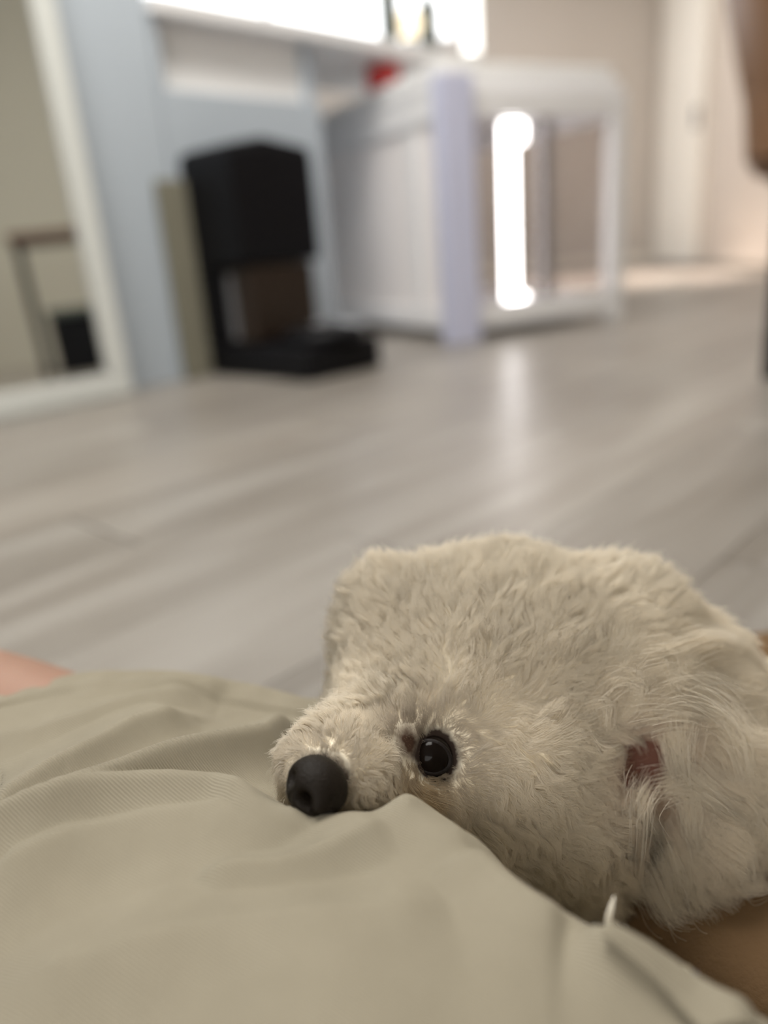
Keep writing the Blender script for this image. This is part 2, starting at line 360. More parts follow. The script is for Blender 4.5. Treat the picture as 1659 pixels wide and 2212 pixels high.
cbox('roof_pad', 0.012, cw - .012, 0.05, cdp - .012, 0.7752, 0.815, mat('white_quilted_pad', (0.8, 0.8, 0.79, 1), 0.9, 0.2, 0.03, 20), bev=0.018)
p = O + f3 * 0.075 + s3 * 0.52 + ZUP * 0.8155
rb = tag(empty('red_tin'), 'small glossy red tin lying on the crate roof under the white worktop', 'tin')
lathe('can', [(0.0, 0), (0.058, 0), (0.060, 0.004), (0.060, 0.062), (0.056, 0.066)], p, M_red, rb)
lathe('lid', [(0.0, 0.0662), (0.057, 0.0662), (0.058, 0.072), (0.05, 0.076), (0.0, 0.076)], p, M_red, rb)


lb = tag(empty('glow_bar'), 'glowing white upright bar added inside the white crate for the bright streak in its clear front', 'light')
ML = glow('white_glow_bar', (1, 0.99, 0.98, 1), 9.0)  # added glow that makes the bright streak in the crate front
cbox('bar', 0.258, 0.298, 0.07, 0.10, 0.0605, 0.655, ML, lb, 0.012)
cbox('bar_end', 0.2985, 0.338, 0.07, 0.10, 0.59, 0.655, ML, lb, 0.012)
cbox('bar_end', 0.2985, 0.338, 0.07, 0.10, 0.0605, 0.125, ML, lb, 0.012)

# ------------------------------------------------------------------ mirror leaning on the left wall
mr_ = tag(empty('floor_mirror'), 'tall white framed floor mirror leaning against the left wall', 'mirror')
md = UD.copy(); md3 = v3(md); mn3 = v3((md[1], -md[0]))
TILT = math.radians(2.2)
mup = ZUP * math.cos(TILT) - mn3 * math.sin(TILT); mout = mn3 * math.cos(TILT) + ZUP * math.sin(TILT)
mb = Z(292, 852, 0.0); mh, mw_, fwid, fth = 1.75, 0.62, 0.058, 0.026
mO = mb - md3 * mw_ + ZUP * 0.003
def mbox(name, a0, a1, h0, h1, o0, o1, m, bev=0.006): return obox(name, mO + md3 * a0 + mup * h0 - mout * o1, md3 * (a1 - a0), mup * (h1 - h0), mout * (o1 - o0), m, mr_, bevel=bev, segs=3)
mbox('frame_bar', 0, mw_, 0, fwid, 0, fth, M_mframe)
mbox('frame_bar', 0, mw_, mh - fwid, mh, 0, fth, M_mframe)
mbox('frame_bar', 0, fwid, fwid + .0003, mh - fwid - .0003, 0, fth, M_mframe)
mbox('frame_bar', mw_ - fwid, mw_, fwid + .0003, mh - fwid - .0003, 0, fth, M_mframe)
mbox('mirror_glass', fwid, mw_ - fwid, fwid, mh - fwid, 0.012, 0.016, M_mirror, 0)
mbox('backing', 0.01, mw_ - .01, 0.01, mh - .01, fth + .0003, fth + .006, M_greyp, 0)

# small side table and black box, seen only in the mirror: placed where the reflected sight line meets the floor
def mirror_floor(px, py):
    v = FW + (px - CX) / FPX * RT - (py - CY) / FPX * UP
    n = mout / np.linalg.norm(mout); p0 = mO - mout * 0.012
    t = ((p0 - CAM) @ n) / (v @ n); h = CAM + v * t
    r = v - 2 * (v @ n) * n
    return h, r
h, r = mirror_floor(170, 805)
tp = h + r * (-h[2] / r[2]) if r[2] < -0.02 else h + r * 2.2
tp = np.array([tp[0], tp[1], 0.0])
tp[0] = min(tp[0], 2.05)
rd = np.array([r[0], r[1]]); rd /= np.linalg.norm(rd); rs = np.array([-rd[1], rd[0]])
r3_, s3_ = v3(rd), v3(rs)
def mz(px, py):              # height at which the reflected ray of a pixel passes over the table's place
    h_, r_ = mirror_floor(px, py); t = ((tp - h_)[:2] @ rd) / (r_[:2] @ rd); return (h_ + r_ * t)
ztop = float(mz(120, 505)[2]); ztop = max(0.35, min(ztop, 0.8))
e0 = mz(45, 505); e1 = mz(185, 505)
half = max(0.18, 0.5 * abs((e1 - e0)[:2] @ rs)); mid = 0.5 * (((e0 - tp)[:2] @ rs) + ((e1 - tp)[:2] @ rs))
tc_ = tp + s3_ * mid
st = tag(empty('side_table'), 'small brown topped side table with black legs, reflected in the floor mirror', 'table')
obox('table_top', tc_ - s3_ * half - r3_ * 0.16 + ZUP * (ztop - 0.03), s3_ * 2 * half, r3_ * 0.32, ZUP * 0.03, M_wood, st, bevel=0.006)
for a in (-1, 1):
    for b in (-1, 1):
        obox('leg', tc_ + s3_ * (a * (half - 0.03) - 0.013) + r3_ * (b * 0.13 - 0.013), s3_ * 0.026, r3_ * 0.026, ZUP * (ztop - 0.0305), M_black, st, bevel=0.003)
bxw = half * 1.1
sb = tag(empty('storage_box'), 'black storage box under the brown topped table, reflected in the mirror', 'box')
obox('box_body', tc_ - s3_ * bxw * 0.5 - r3_ * 0.10 + ZUP * 0.001, s3_ * bxw, r3_ * 0.2, ZUP * ztop * 0.42, M_black, sb, bevel=0.01)
obox('box_lid', tc_ - s3_ * (bxw * 0.5 + .008) - r3_ * 0.108 + ZUP * (0.0015 + ztop * 0.42), s3_ * (bxw + .016), r3_ * 0.216, ZUP * 0.03, M_darkgrey, sb, bevel=0.008)

# ------------------------------------------------------------------ brown tub chair at the upper right
ch = tag(empty('tub_chair'), 'smooth brown leather tub chair at the upper right edge of the photo', 'chair')
cc = np.array([1.40, 2.12])
prof = []
for px, py in [(1695, 430), (1668, 400), (1632, 330), (1611, 250), (1595, 170), (1581, 80), (1567, 0), (1561, -60)]:   # outline of the shell: radius and height about its axis
    v = FW + (px - CX) / FPX * RT - (py - CY) / FPX * UP; hl = np.linalg.norm(v[:2]); hd = v[:2] / hl
    t_ = cc @ hd; prof.append((abs(cc[0] * hd[1] - cc[1] * hd[0]), CAMH + v[2] / hl * t_))
zb, zt = prof[0][1], prof[-1][1]; r0, r1_ = prof[0][0], prof[-1][0]
prof = [(r0 * .5, zb - .045), (r0 * .85, zb - .03)] + prof
inner = [(r1_ - .006, zt + .012), (r1_ - .022, zt + .006), (r1_ - .04, zt - .12), (r1_ - .07, zt - .3), (r1_ - .085, zb + .1)]
n = 64; Vv = []; Ff = []
for r_, z_ in prof + inner:
    for k in range(n):
        a = 2 * math.pi * k / n; Vv.append((cc[0] + r_ * math.cos(a), cc[1] + r_ * math.sin(a), z_))
NR = len(prof) + len(inner)
for i in range(NR - 1):
    for k in range(n): Ff.append((i * n + k, i * n + (k + 1) % n, (i + 1) * n + (k + 1) % n, (i + 1) * n + k))
Ff.append(tuple(range(n - 1, -1, -1)))
mesh_obj('shell', Vv, Ff, M_brown, ch, True)
lathe('seat_cushion', [(0.0, zb + .06), (r1_ - .12, zb + .06), (r1_ - .1, zb + .08), (r1_ - .1, zb + .11), (r1_ - .13, zb + .135), (0.0, zb + .14)], (cc[0], cc[1], 0), M_brown, ch, 48)
fo0 = Z(1672, 775, 0)[:2] - cc; fo0 = fo0 / np.linalg.norm(fo0) * 0.26
for k in range(4):
    ca, sa = math.cos(k * math.pi / 2), math.sin(k * math.pi / 2); ft = np.array([fo0[0] * ca - fo0[1] * sa, fo0[0] * sa + fo0[1] * ca])
    Vl, Fl = [], []
    for (q_, z_, r_) in ((cc + ft, 0.0, .011), (cc + ft * .6, zb - 0.03, .016)):
        for j in range(12): Vl.append((q_[0] + r_ * math.cos(j * math.pi / 6), q_[1] + r_ * math.sin(j * math.pi / 6), z_))
    Fl = [(j, (j + 1) % 12, 12 + (j + 1) % 12, 12 + j) for j in range(12)] + [tuple(range(11, -1, -1)), tuple(range(12, 24))]
    mesh_obj('leg', Vl, Fl, M_black, ch)

# ------------------------------------------------------------------ shorts: draped height surface
def tps_fit(xy, z, lam=1e-7):
    n_ = len(xy); d = np.linalg.norm(xy[:, None] - xy[None], axis=-1)
    K = np.where(d > 0, d ** 2 * np.log(d + 1e-12), 0) + lam * np.eye(n_)
    Pm = np.c_[np.ones(n_), xy]; A_ = np.zeros((n_ + 3, n_ + 3)); A_[:n_, :n_] = K; A_[:n_, n_:] = Pm; A_[n_:, :n_] = Pm.T
    s = np.linalg.solve(A_, np.r_[z, 0, 0, 0]); return s[:n_], s[n_:]
def tps_eval(xy0, wts, aff, q):
    out = np.empty(len(q))
    for i in range(0, len(q), 20000):
        b = q[i:i + 20000]; d = np.linalg.norm(b[:, None] - xy0[None], axis=-1)
        out[i:i + 20000] = np.where(d > 0, d ** 2 * np.log(d + 1e-12), 0) @ wts + aff[0] + b @ aff[1:]
    return out
ctl = [  # pixel column, row and height above the floor of points on the cloth
 (0, 2212, .122), (400, 2212, .130), (830, 2212, .131), (1250, 2212, .121), (1500, 2212, .112),
 (0, 2050, .122), (350, 2050, .127), (700, 2050, .129), (1000, 2080, .127), (1250, 2100, .121),
 (0, 1880, .119), (300, 1880, .121), (600, 1880, .122), (850, 1870, .123), (1050, 1930, .124),
 (0, 1760, .116), (300, 1760, .117), (500, 1790, .118), (650, 1810, .1235), (780, 1815, .1245),
 (0, 1650, .112), (200, 1640, .112), (400, 1640, .111), (540, 1650, .107),
 (0, 1530, .110), (100, 1490, .110), (230, 1462, .110), (330, 1460, .108), (420, 1466, .106), (500, 1484, .101), (570, 1500, .096), (660, 1522, .089),
 (250, 1540, .111), (420, 1540, .107), (560, 1560, .098), (620, 1600, .097),
 (-250, 1650, .104), (-250, 1850, .112), (-250, 2100, .115), (-220, 1590, .098),
 (1242, 1990, .1140), (1400, 2082, .109), (1550, 2160, .104), (1659, 2222, .098), (1120, 1915, .117), (1000, 1832, .121), (900, 1757, .124)]
cx_, cz_ = [], []
for px, py, z in ctl:
    q = Z(px, py, z); cx_.append(q[:2]); cz_.append(z)
def W(x, y, z): cx_.append(np.array([x, y])); cz_.append(z)
# hollow pressed in by the muzzle, with the ridge of cloth standing in front of the chin
rdg = [(560, 1785, .1225), (641, 1767, .1262), (700, 1767, .1268), (760, 1765, .1270), (830, 1757, .1272), (882, 1729, .1270)]
for px, py, z in rdg: W(*Z(px, py, z)[:2], z)
for px, py, z in rdg[1:-1]:
    q = Z(px, py, z)[:2]; W(*(q + np.array([-.002, .013])), .112); W(*(q + np.array([-.004, .024])), .106)
W(*Z(560, 1735, .113)[:2], .113)
# falling away behind the right-hand edge, next to the dog
for px, py, z in [(890, 1727, .122), (993, 1803, .118), (1085, 1857, .115), (1150, 1906, .114), (1242, 1985, .110), (1400, 2075, .105), (1550, 2150, .100), (1659, 2212, .095), (1800, 2290, .09)]:
    q = Z(px, py, z)[:2]; dv = np.array([0.55, 0.83])
    k_ = 1.0 if px < 1100 else .55; W(*(q + dv * 0.022 * k_), z - 0.045); W(*(q + dv * 0.042 * k_), 0.020); W(*(q + dv * 0.07 * k_), 0.005)
for x, y, z in [(.03, .33, .05), (.06, .37, .02), (-.02, .40, .06), (.10, .33, .006), (.2, .1, .03), (.22, .0, .04), (-.25, .0, .10), (0, .0, .13), (.12, .0, .11), (0, -.08, .13), (-.2, -.08, .1), (.15, -.08, .1), (-.3, .15, .09), (-.3, .3, .07)]: W(x, y, z)
cxy = np.array(cx_); cz = np.array(cz_); tw, ta = tps_fit(cxy, cz, 2e-6)
def base_z(q): return tps_eval(cxy, tw, ta, np.atleast_2d(q))
def on_cloth(px, py):
    z = 0.115
    for _ in range(6): q = Z(px, py, z); z = float(np.clip(base_z(q[:2])[0], 0.0, 0.16))
    return Z(px, py, z)[:2]
folds = [  # pixel polyline, height, width beyond, width towards the viewer (metres)
 ([(-80, 1765), (0, 1722), (115, 1648), (220, 1593), (293, 1551), (348, 1538), (430, 1545)], .0050, .020, .0095),
 ([(20, 1760), (100, 1728), (174, 1693), (275, 1652), (390, 1606), (480, 1583), (572, 1570), (650, 1563)], .0062, .016, .0085),
 ([(-120, 1785), (0, 1744), (92, 1716), (220, 1691), (366, 1680), (470, 1680), (525, 1692), (565, 1706)], .0062, .012, .014),
 ([(300, 1545), (350, 1540), (400, 1548), (410, 1570)], .002, .008, .006),
 ([(-60, 1600), (60, 1582), (180, 1545), (260, 1512), (330, 1500), (450, 1500)], .0022, .012, .010),
 ([(435, 1800), (527, 1776), (641, 1767), (760, 1764), (830, 1758), (885, 1727)], .0004, .006, .012),
 ([(398, 1913), (595, 1863), (687, 1831), (760, 1794), (840, 1765)], .0030, .008, .012),
 ([(-80, 1900), (0, 1868), (150, 1800), (330, 1765), (470, 1745), (560, 1738)], .0040, .012, .020),
 ([(140, 1500), (250, 1485), (400, 1478), (500, 1490)], .0012, .006, .010),
 ([(885, 1727), (993, 1803), (1085, 1857), (1150, 1906), (1242, 1985)], .0012, .008, .012),
 ([(1000, 1835), (1096, 1895), (1172, 1949), (1230, 1990)], .0022, .008, .020),
 ([(-80, 2160), (200, 2060), (500, 1990), (800, 1960), (1000, 1950)], .0034, .02, .02),
 ([(455, 1560), (470, 1520), (480, 1500)], -.003, .006, .006),
 ([(1242, 1985), (1330, 2030), (1450, 2095), (1560, 2150), (1659, 2212)], .0035, .006, .010)]
FM = 2.8
def on_fold(px, py, add):
    z = 0.115 + add
    for _ in range(8): q = Z(px, py, z); z = float(np.clip(base_z(q[:2])[0] + add, 0.0, 0.16))
    return Z(px, py, z)[:2]
fold_xy = [(np.array([on_fold(*p, max(0, FM * h_ * (.35 if i in (0, len(pl) - 1) else .95))) for i, p in enumerate(pl)]), h_, w1, w2) for pl, h_, w1, w2 in folds]
def cloth_z(q):
    z = base_z(q); fs = np.zeros(len(q)); fm = np.zeros(len(q))
    for pl, h_, w1, w2 in fold_xy:
        seg = np.linalg.norm(np.diff(pl, axis=0), axis=1); cum = np.r_[0, np.cumsum(seg)]; tot = cum[-1]
        best = np.full(len(q), 1e9); sg = np.zeros(len(q)); par = np.zeros(len(q))
        for a, b, c0, L in zip(pl[:-1], pl[1:], cum[:-1], seg):
            ab = b - a; t = np.clip(((q - a) @ ab) / (ab @ ab), 0, 1); pr_ = a + t[:, None] * ab
            dd = np.linalg.norm(q - pr_, axis=1); s_ = np.sign(ab[0] * (q[:, 1] - a[1]) - ab[1] * (q[:, 0] - a[0]))
            m_ = dd < best; best[m_] = dd[m_]; sg[m_] = s_[m_]; par[m_] = (c0 + t * L)[m_]
        wd_ = np.where(sg > 0, w1, w2)
        taper = np.clip(par / (0.22 * tot), 0, 1) * np.clip((tot - par) / (0.15 * tot), 0, 1); taper = taper * taper * (3 - 2 * taper)
        taper = 0.12 + 0.88 * taper
        c_ = FM * h_ * taper * np.exp(-np.abs(best / wd_) ** 1.3); fs += c_; fm = np.maximum(fm, c_)
    z = z + fm + .2 * (fs - fm)
    # small crumple
    x, y = q[:, 0], q[:, 1]
    z += .0007 * np.sin(61 * x + 37 * y + 2 * np.sin(23 * x)) + .0005 * np.sin(-83 * x + 71 * y + 1.3) + .0004 * np.sin(140 * x + 33 * y)
    return z
hem_px = [(-330, 1640, .085), (-200, 1578, .095), (-90, 1535, .104), (0, 1500, .109), (60, 1481, .110), (140, 1463, .1105), (230, 1454, .110), (330, 1451, .108), (420, 1459, .106), (500, 1477, .101), (570, 1494, .096), (660, 1514, .089), (740, 1530, .075)]
hem = np.array([Z(px, py, z)[:2] for px, py, z in hem_px] + [(.02, .39), (.04, .37), (.05, .33)])
near = np.array([(-.33, -.10), (-.25, -.10), (-.16, -.10), (-.1, -.10), (-.06, -.10), (-.02, -.10), (.02, -.10), (.06, -.10), (.10, -.10), (.14, -.1), (.17, -.1), (.19, -.1), (.20, -.1), (.215, -.1), (.23, -.1), (.245, -.1)])
def resample(pl, n_, smooth=2):
    c = np.r_[0, np.cumsum(np.linalg.norm(np.diff(pl, axis=0), axis=1))]
    t = np.linspace(0, c[-1], n_); o = np.c_[np.interp(t, c, pl[:, 0]), np.interp(t, c, pl[:, 1])]
    for _ in range(smooth * 4): o[1:-1] = .25 * o[:-2] + .5 * o[1:-1] + .25 * o[2:]
    return o
NS, NT = 330, 270
hemr, nearr = resample(hem, NS), resample(near, NS)
tt = np.linspace(0, 1, NT) ** 1.25
XY = hemr[None] * (1 - tt[:, None, None]) + nearr[None] * tt[:, None, None]
Zc = np.maximum(cloth_z(XY.reshape(-1, 2)).reshape(NT, NS), 0.004)
dist_hem = np.linalg.norm(XY - hemr[None], axis=-1)
Zc += np.where(dist_hem < 0.0215, 0.0026 - 0.0024 * np.exp(-(dist_hem / .0016) ** 2) , 0) + 0.0006 * np.exp(-((dist_hem - .0105) / .006) ** 2) * np.sin(np.linspace(0, 130, NS))[None] \
      - 0.0018 * np.exp(-((dist_hem - .0205) / .0012) ** 2)
Vc = np.concatenate([XY, Zc[..., None]], -1)
# turn the hem edge down and back under
rows = [Vc[0] - np.array([0, .004, .004]), Vc[0] - np.array([0, -.0006, .0028]), Vc[0] + np.array([0, .0010, -.0010])]
rows[0] = Vc[0] * 1.0; rows[0][:, 2] -= .010; rows[0][:, 1] -= .004
rows[0][:, 2] = np.maximum(rows[0][:, 2], 0.002); rows[1][:, 2] = np.maximum(rows[1][:, 2], .003)
Vc = np.concatenate([np.stack(rows), Vc], 0)

def cloth_material():
    m = bpy.data.materials.new('khaki_twill'); m.use_nodes = True; nt = m.node_tree; b = nt.nodes['Principled BSDF']
    b.inputs['Roughness'].default_value = 0.9; b.inputs['Specular IOR Level'].default_value = 0.15; b.inputs['Sheen Weight'].default_value = 0.05
    tc = nt.nodes.new('ShaderNodeTexCoord'); mp = nt.nodes.new('ShaderNodeMapping')
    p0, p1 = Z(100, 1560, .11)[:2], Z(220, 1610, .11)[:2]; dv = (p1 - p0) / np.linalg.norm(p1 - p0)
    mp.inputs['Rotation'].default_value = (0, 0, -math.atan2(dv[1], dv[0])); mp.inputs['Scale'].default_value = (1, 1, 0.0)
    nt.links.new(tc.outputs['Object'], mp.inputs['Vector'])
    wv = nt.nodes.new('ShaderNodeTexWave'); wv.bands_direction = 'Y'; wv.inputs['Scale'].default_value = 320; wv.inputs['Distortion'].default_value = 1.2; wv.inputs['Detail'].default_value = 2; wv.inputs['Detail Scale'].default_value = 0.4
    nt.links.new(mp.outputs[0], wv.inputs['Vector'])
    mp2 = nt.nodes.new('ShaderNodeMapping'); mp2.inputs['Scale'].default_value = (300, 900, 300); mp2.inputs['Rotation'].default_value = mp.inputs['Rotation'].default_value
    nt.links.new(tc.outputs['Object'], mp2.inputs['Vector'])
    nz = nt.nodes.new('ShaderNodeTexNoise'); nz.inputs['Scale'].default_value = 3.0; nt.links.new(mp2.outputs[0], nz.inputs['Vector'])
    big = nt.nodes.new('ShaderNodeTexNoise'); big.inputs['Scale'].default_value = 28; big.inputs['Detail'].default_value = 5; nt.links.new(tc.outputs['Object'], big.inputs['Vector'])
    mx = nt.nodes.new('ShaderNodeMix'); mx.data_type = 'RGBA'; mx.inputs['A'].default_value = (0.23, 0.204, 0.15, 1); mx.inputs['B'].default_value = (0.36, 0.325, 0.25, 1)
    s1 = nt.nodes.new('ShaderNodeMath'); s1.operation = 'MULTIPLY_ADD'; s1.inputs[1].default_value = 0.22
    s2 = nt.nodes.new('ShaderNodeMath'); s2.operation = 'MULTIPLY_ADD'; s2.inputs[1].default_value = 0.25
    s3 = nt.nodes.new('ShaderNodeMath'); s3.operation = 'MULTIPLY'; s3.inputs[1].default_value = 0.75
    nt.links.new(big.outputs['Fac'], s3.inputs[0]); nt.links.new(nz.outputs['Fac'], s2.inputs[0]); nt.links.new(s3.outputs[0], s2.inputs[2])
    nt.links.new(wv.outputs['Fac'], s1.inputs[0]); nt.links.new(s2.outputs[0], s1.inputs[2])
    nt.links.new(s1.outputs[0], mx.inputs['Factor']); nt.links.new(mx.outputs['Result'], b.inputs['Base Color'])
    bp = nt.nodes.new('ShaderNodeBump'); bp.inputs['Strength'].default_value = 0.6; bp.inputs['Distance'].default_value = 0.0004
    nt.links.new(wv.outputs['Fac'], bp.inputs['Height']); nt.links.new(bp.outputs[0], b.inputs['Normal'])
    return m
M_cloth = cloth_material()
M_thread = mat('khaki_thread', (0.22, 0.18, 0.11, 1), 0.8, 0.2, 0.1, 60)
M_skin = mat('warm_skin', (0.33, 0.19, 0.135, 1), 0.5, 0.4, 0.06, 30, 0.1, 500)
M_skin.node_tree.nodes['Principled BSDF'].inputs['Subsurface Weight'].default_value = 0.15
M_skin.node_tree.nodes['Principled BSDF'].inputs['Subsurface Radius'].default_value = (0.01, 0.004, 0.002)

person = tag(empty('person'), 'person lying on the floor in khaki shorts, bare knee at the left', 'person')
sh = grid_obj('shorts', Vc, M_cloth, person)
sm = sh.modifiers.new('thickness', 'SOLIDIFY'); sm.thickness = 0.0010; sm.offset = -1
sh['label'] = 'khaki beige cotton twill shorts with folds'

# hem stitching: short raised dashes along the hem line
Vs, Fs = [], []
row = int(np.argmin(np.abs(dist_hem[:, NS // 3] - 0.0205)))
line = np.array([[*XY[int(np.argmin(np.abs(dist_hem[:, j] - 0.0205))), j]] for j in range(NS)])
line = resample(line, 620, 1)
lz = cloth_z(line) + 0.0016
for k in range(8, 520, 2):
    a = np.array([*line[k], lz[k]]); b = np.array([*line[k + 1], lz[k + 1]]); d_ = b - a; L = np.linalg.norm(d_); d_ /= L; b = a + d_ * min(L * 1.45, .002)
    sd = np.cross(d_, ZUP) * 0.00028; u_ = ZUP * 0.00035; i0 = len(Vs)
    for e in (a, b): Vs += [e - sd - u_, e + sd - u_, e + sd * .5 + u_, e - sd * .5 + u_]
    Fs += [(i0 + i, i0 + (i + 1) % 4, i0 + 4 + (i + 1) % 4, i0 + 4 + i) for i in range(4)] + [(i0 + 3, i0 + 2, i0 + 1, i0), (i0 + 4, i0 + 5, i0 + 6, i0 + 7)]
tag(mesh_obj('hem_stitching', Vs, Fs, M_thread, sh), kind='stuff')

# pocket welt at lower right: a folded strip standing off the cloth, with a dark gap under its near edge
def strip(name, far_px, near_px, lift_far, lift_near, m, parent, n_=60, nv=12, thick=.0016, bulge=.002):
    def dense(pl):
        c = np.array([[*on_cloth(*p)] for p in pl]); return resample(c, n_, 2)
    A_, B_ = dense(far_px), dense(near_px)
    g = np.zeros((nv, n_, 3))
    for j in range(nv):
        t = j / (nv - 1); q = A_ * (1 - t) + B_ * t
        g[j, :, :2] = q; g[j, :, 2] = cloth_z(q) + lift_far * (1 - t) + lift_near * t + bulge * math.sin(math.pi * t)
    o = grid_obj(name, g, m, parent); s_ = o.modifiers.new('thickness', 'SOLIDIFY'); s_.thickness = thick; s_.offset = 1
    return o
strip('pocket_welt', [(1335, 2056), (1420, 2106), (1520, 2166), (1600, 2214), (1690, 2268)], [(1297, 2094), (1350, 2134), (1400, 2170), (1450, 2212), (1510, 2268)], 0.0008, .0048, M_cloth, sh)
strip('pocket_seam', [(1262, 2014), (1340, 2056), (1435, 2112), (1535, 2172), (1640, 2236)], [(1240, 2022), (1318, 2066), (1412, 2124), (1510, 2186), (1612, 2250)], .0006, .0004, M_cloth, sh, bulge=.0012)
def blob(name, c, r, m, parent, seg=20, scale=(1, 1, 1)):
    V_, F_ = [], []
    for i in range(1, seg // 2):
        ph = math.pi * i / (seg // 2)
        for k in range(seg):
            a = 2 * math.pi * k / seg; V_.append((c[0] + r * scale[0] * math.sin(ph) * math.cos(a), c[1] + r * scale[1] * math.sin(ph) * math.sin(a), c[2] + r * scale[2] * math.cos(ph)))
    for i in range(seg // 2 - 2):
        for k in range(seg): F_.append((i * seg + k, (i + 1) * seg + k, (i + 1) * seg + (k + 1) % seg, i * seg + (k + 1) % seg))
    F_.append(tuple(range(seg))); F_.append(tuple((seg // 2 - 2) * seg + k for k in range(seg - 1, -1, -1)))
    return mesh_obj(name, V_, F_, m, parent, True)
M_bead = mat('pale_metal_rivet', (0.6, 0.55, 0.42, 1), 0.35, 0.5, 0.1, 200, metal=0.6)
q = on_fold(1480, 2122, .004); blob('rivet', (*q, float(cloth_z(q[None])[0]) + .0026), .0016, M_bead, sh)
q = on_fold(1497, 2131, .004); blob('rivet', (*q, float(cloth_z(q[None])[0]) + .0024), .0015, M_greyp, sh)
# loose white thread end standing up from the seam
pA = Z(1311, 2030, .1105)
dpt = proj(pA)[2]
tpts = [pA, P(1316, 1985, dpt), P(1321, 1960, dpt + .001), P(1327, 1935, dpt + .002)]; rad = [.0011, .0012, .0009, .0002]
Vt, Ft = [], []
for p_, r_ in zip(tpts, rad):
    for k in range(8): a = 2 * math.pi * k / 8; Vt.append(p_ + r_ * (math.cos(a) * RT + math.sin(a) * np.array([0, 1, 0])))
for i in range(3):
    for k in range(8): Ft.append((i * 8 + k, i * 8 + (k + 1) % 8, (i + 1) * 8 + (k + 1) % 8, (i + 1) * 8 + k))
Ft.append(tuple(24 + k for k in range(8)))
th_ = mesh_obj('loose_thread', Vt, Ft, mat('white_thread', (0.75, 0.70, 0.60, 1), 0.7, 0.2, 0.05, 90), sh, True); th_['label'] = 'white loose thread end'

# ------------------------------------------------------------------ smooth bodies from joined spheres
def remeshed(name, spheres, voxel, smooth_it, m, parent):
    bm = bmesh.new()
    for c, r_ in spheres:
        bmesh.ops.create_icosphere(bm, subdivisions=3, radius=r_, matrix=Matrix.Translation(Vector([float(v) for v in c])))
    me = bpy.data.meshes.new(name + '_base'); bm.to_mesh(me); bm.free()
    t = bpy.data.objects.new(name + '_base', me); COL.objects.link(t)
    a = t.modifiers.new('r', 'REMESH'); a.mode = 'VOXEL'; a.voxel_size = voxel; a.use_smooth_shade = True
    b = t.modifiers.new('s', 'SMOOTH'); b.factor = 0.6; b.iterations = smooth_it
    dg = bpy.context.evaluated_depsgraph_get(); out = bpy.data.meshes.new_from_object(t.evaluated_get(dg))
    bpy.data.objects.remove(t); bpy.data.meshes.remove(me)
    out.name = name; out.materials.clear(); out.materials.append(m)
    out.polygons.foreach_set('use_smooth', [True] * len(out.polygons))
    return link(bpy.data.objects.new(name, out), parent)
def chain(pts, step=0.35):
    out = []
    for (a, ra), (b, rb_) in zip(pts[:-1], pts[1:]):
        a, b = np.asarray(a, float), np.asarray(b, float); n_ = max(2, int(np.linalg.norm(b - a) / (step * min(ra, rb_))) + 1)
        for i in range(n_): t = i / n_; out.append((a * (1 - t) + b * t, ra * (1 - t) + rb_ * t))
    out.append((np.asarray(pts[-1][0], float), pts[-1][1])); return out

# leg of the person: hip, thigh hidden in the shorts, knee, shin, ankle, foot
kn = P(185, 1668, .395); k0 = P(0, 1606, .42); k1 = P(-300, 1500, .46)
leg = chain([((.06, -.16, .085), .075), ((.04, -.02, .062), .052), ((-.01, .10, .058), .048), ((-.07, .22, .055), .046), (kn, .046), (k0, .0485), (k1, .047),
             ((-.46, .36, .062), .05), ((-.58, .27, .056), .043), ((-.70, .18, .045), .034), ((-.735, .15, .04), .034), ((-.79, .19, .032), .028), ((-.83, .225, .024), .02)])
hip = chain([((.06, -.16, .085), .075), ((.02, -.24, .11), .10), ((-.05, -.3, .12), .11)])
remeshed('body', leg + hip, 0.006, 10, M_skin, person)

# ------------------------------------------------------------------ brown cushion under the dog
cu = tag(empty('floor_cushion'), 'flat brown soft cushion lying on the floor under the dog', 'cushion')
NU, NVv = 60, 40; gx = np.zeros((NVv, NU, 3))
cA, cB, cC, cD = np.array([.082, .262]), np.array([.30, .03]), np.array([.98, .42]), np.array([.12, .50])
for j in range(NVv):
    for i in range(NU):
        u_, v_ = i / (NU - 1), j / (NVv - 1)
        q = (cA * (1 - u_) + cB * u_) * (1 - v_) + (cD * (1 - u_) + np.array([.86, .56]) * u_) * v_
        ed = min(u_, 1 - u_, v_, 1 - v_); gx[j, i] = (q[0], q[1], .001 + .027 * (1 - math.exp(-ed / .028)) + .0012 * math.sin(31 * q[0] + 17 * q[1]))
M_cush = mat('brown_plush', (0.16, 0.10, 0.052, 1), 0.95, 0.1, 0.12, 60, 0.4, 400)
cob = grid_obj('cushion_top', gx, M_cush, cu)
cm_ = cob.modifiers.new('thickness', 'SOLIDIFY'); cm_.thickness = .0008

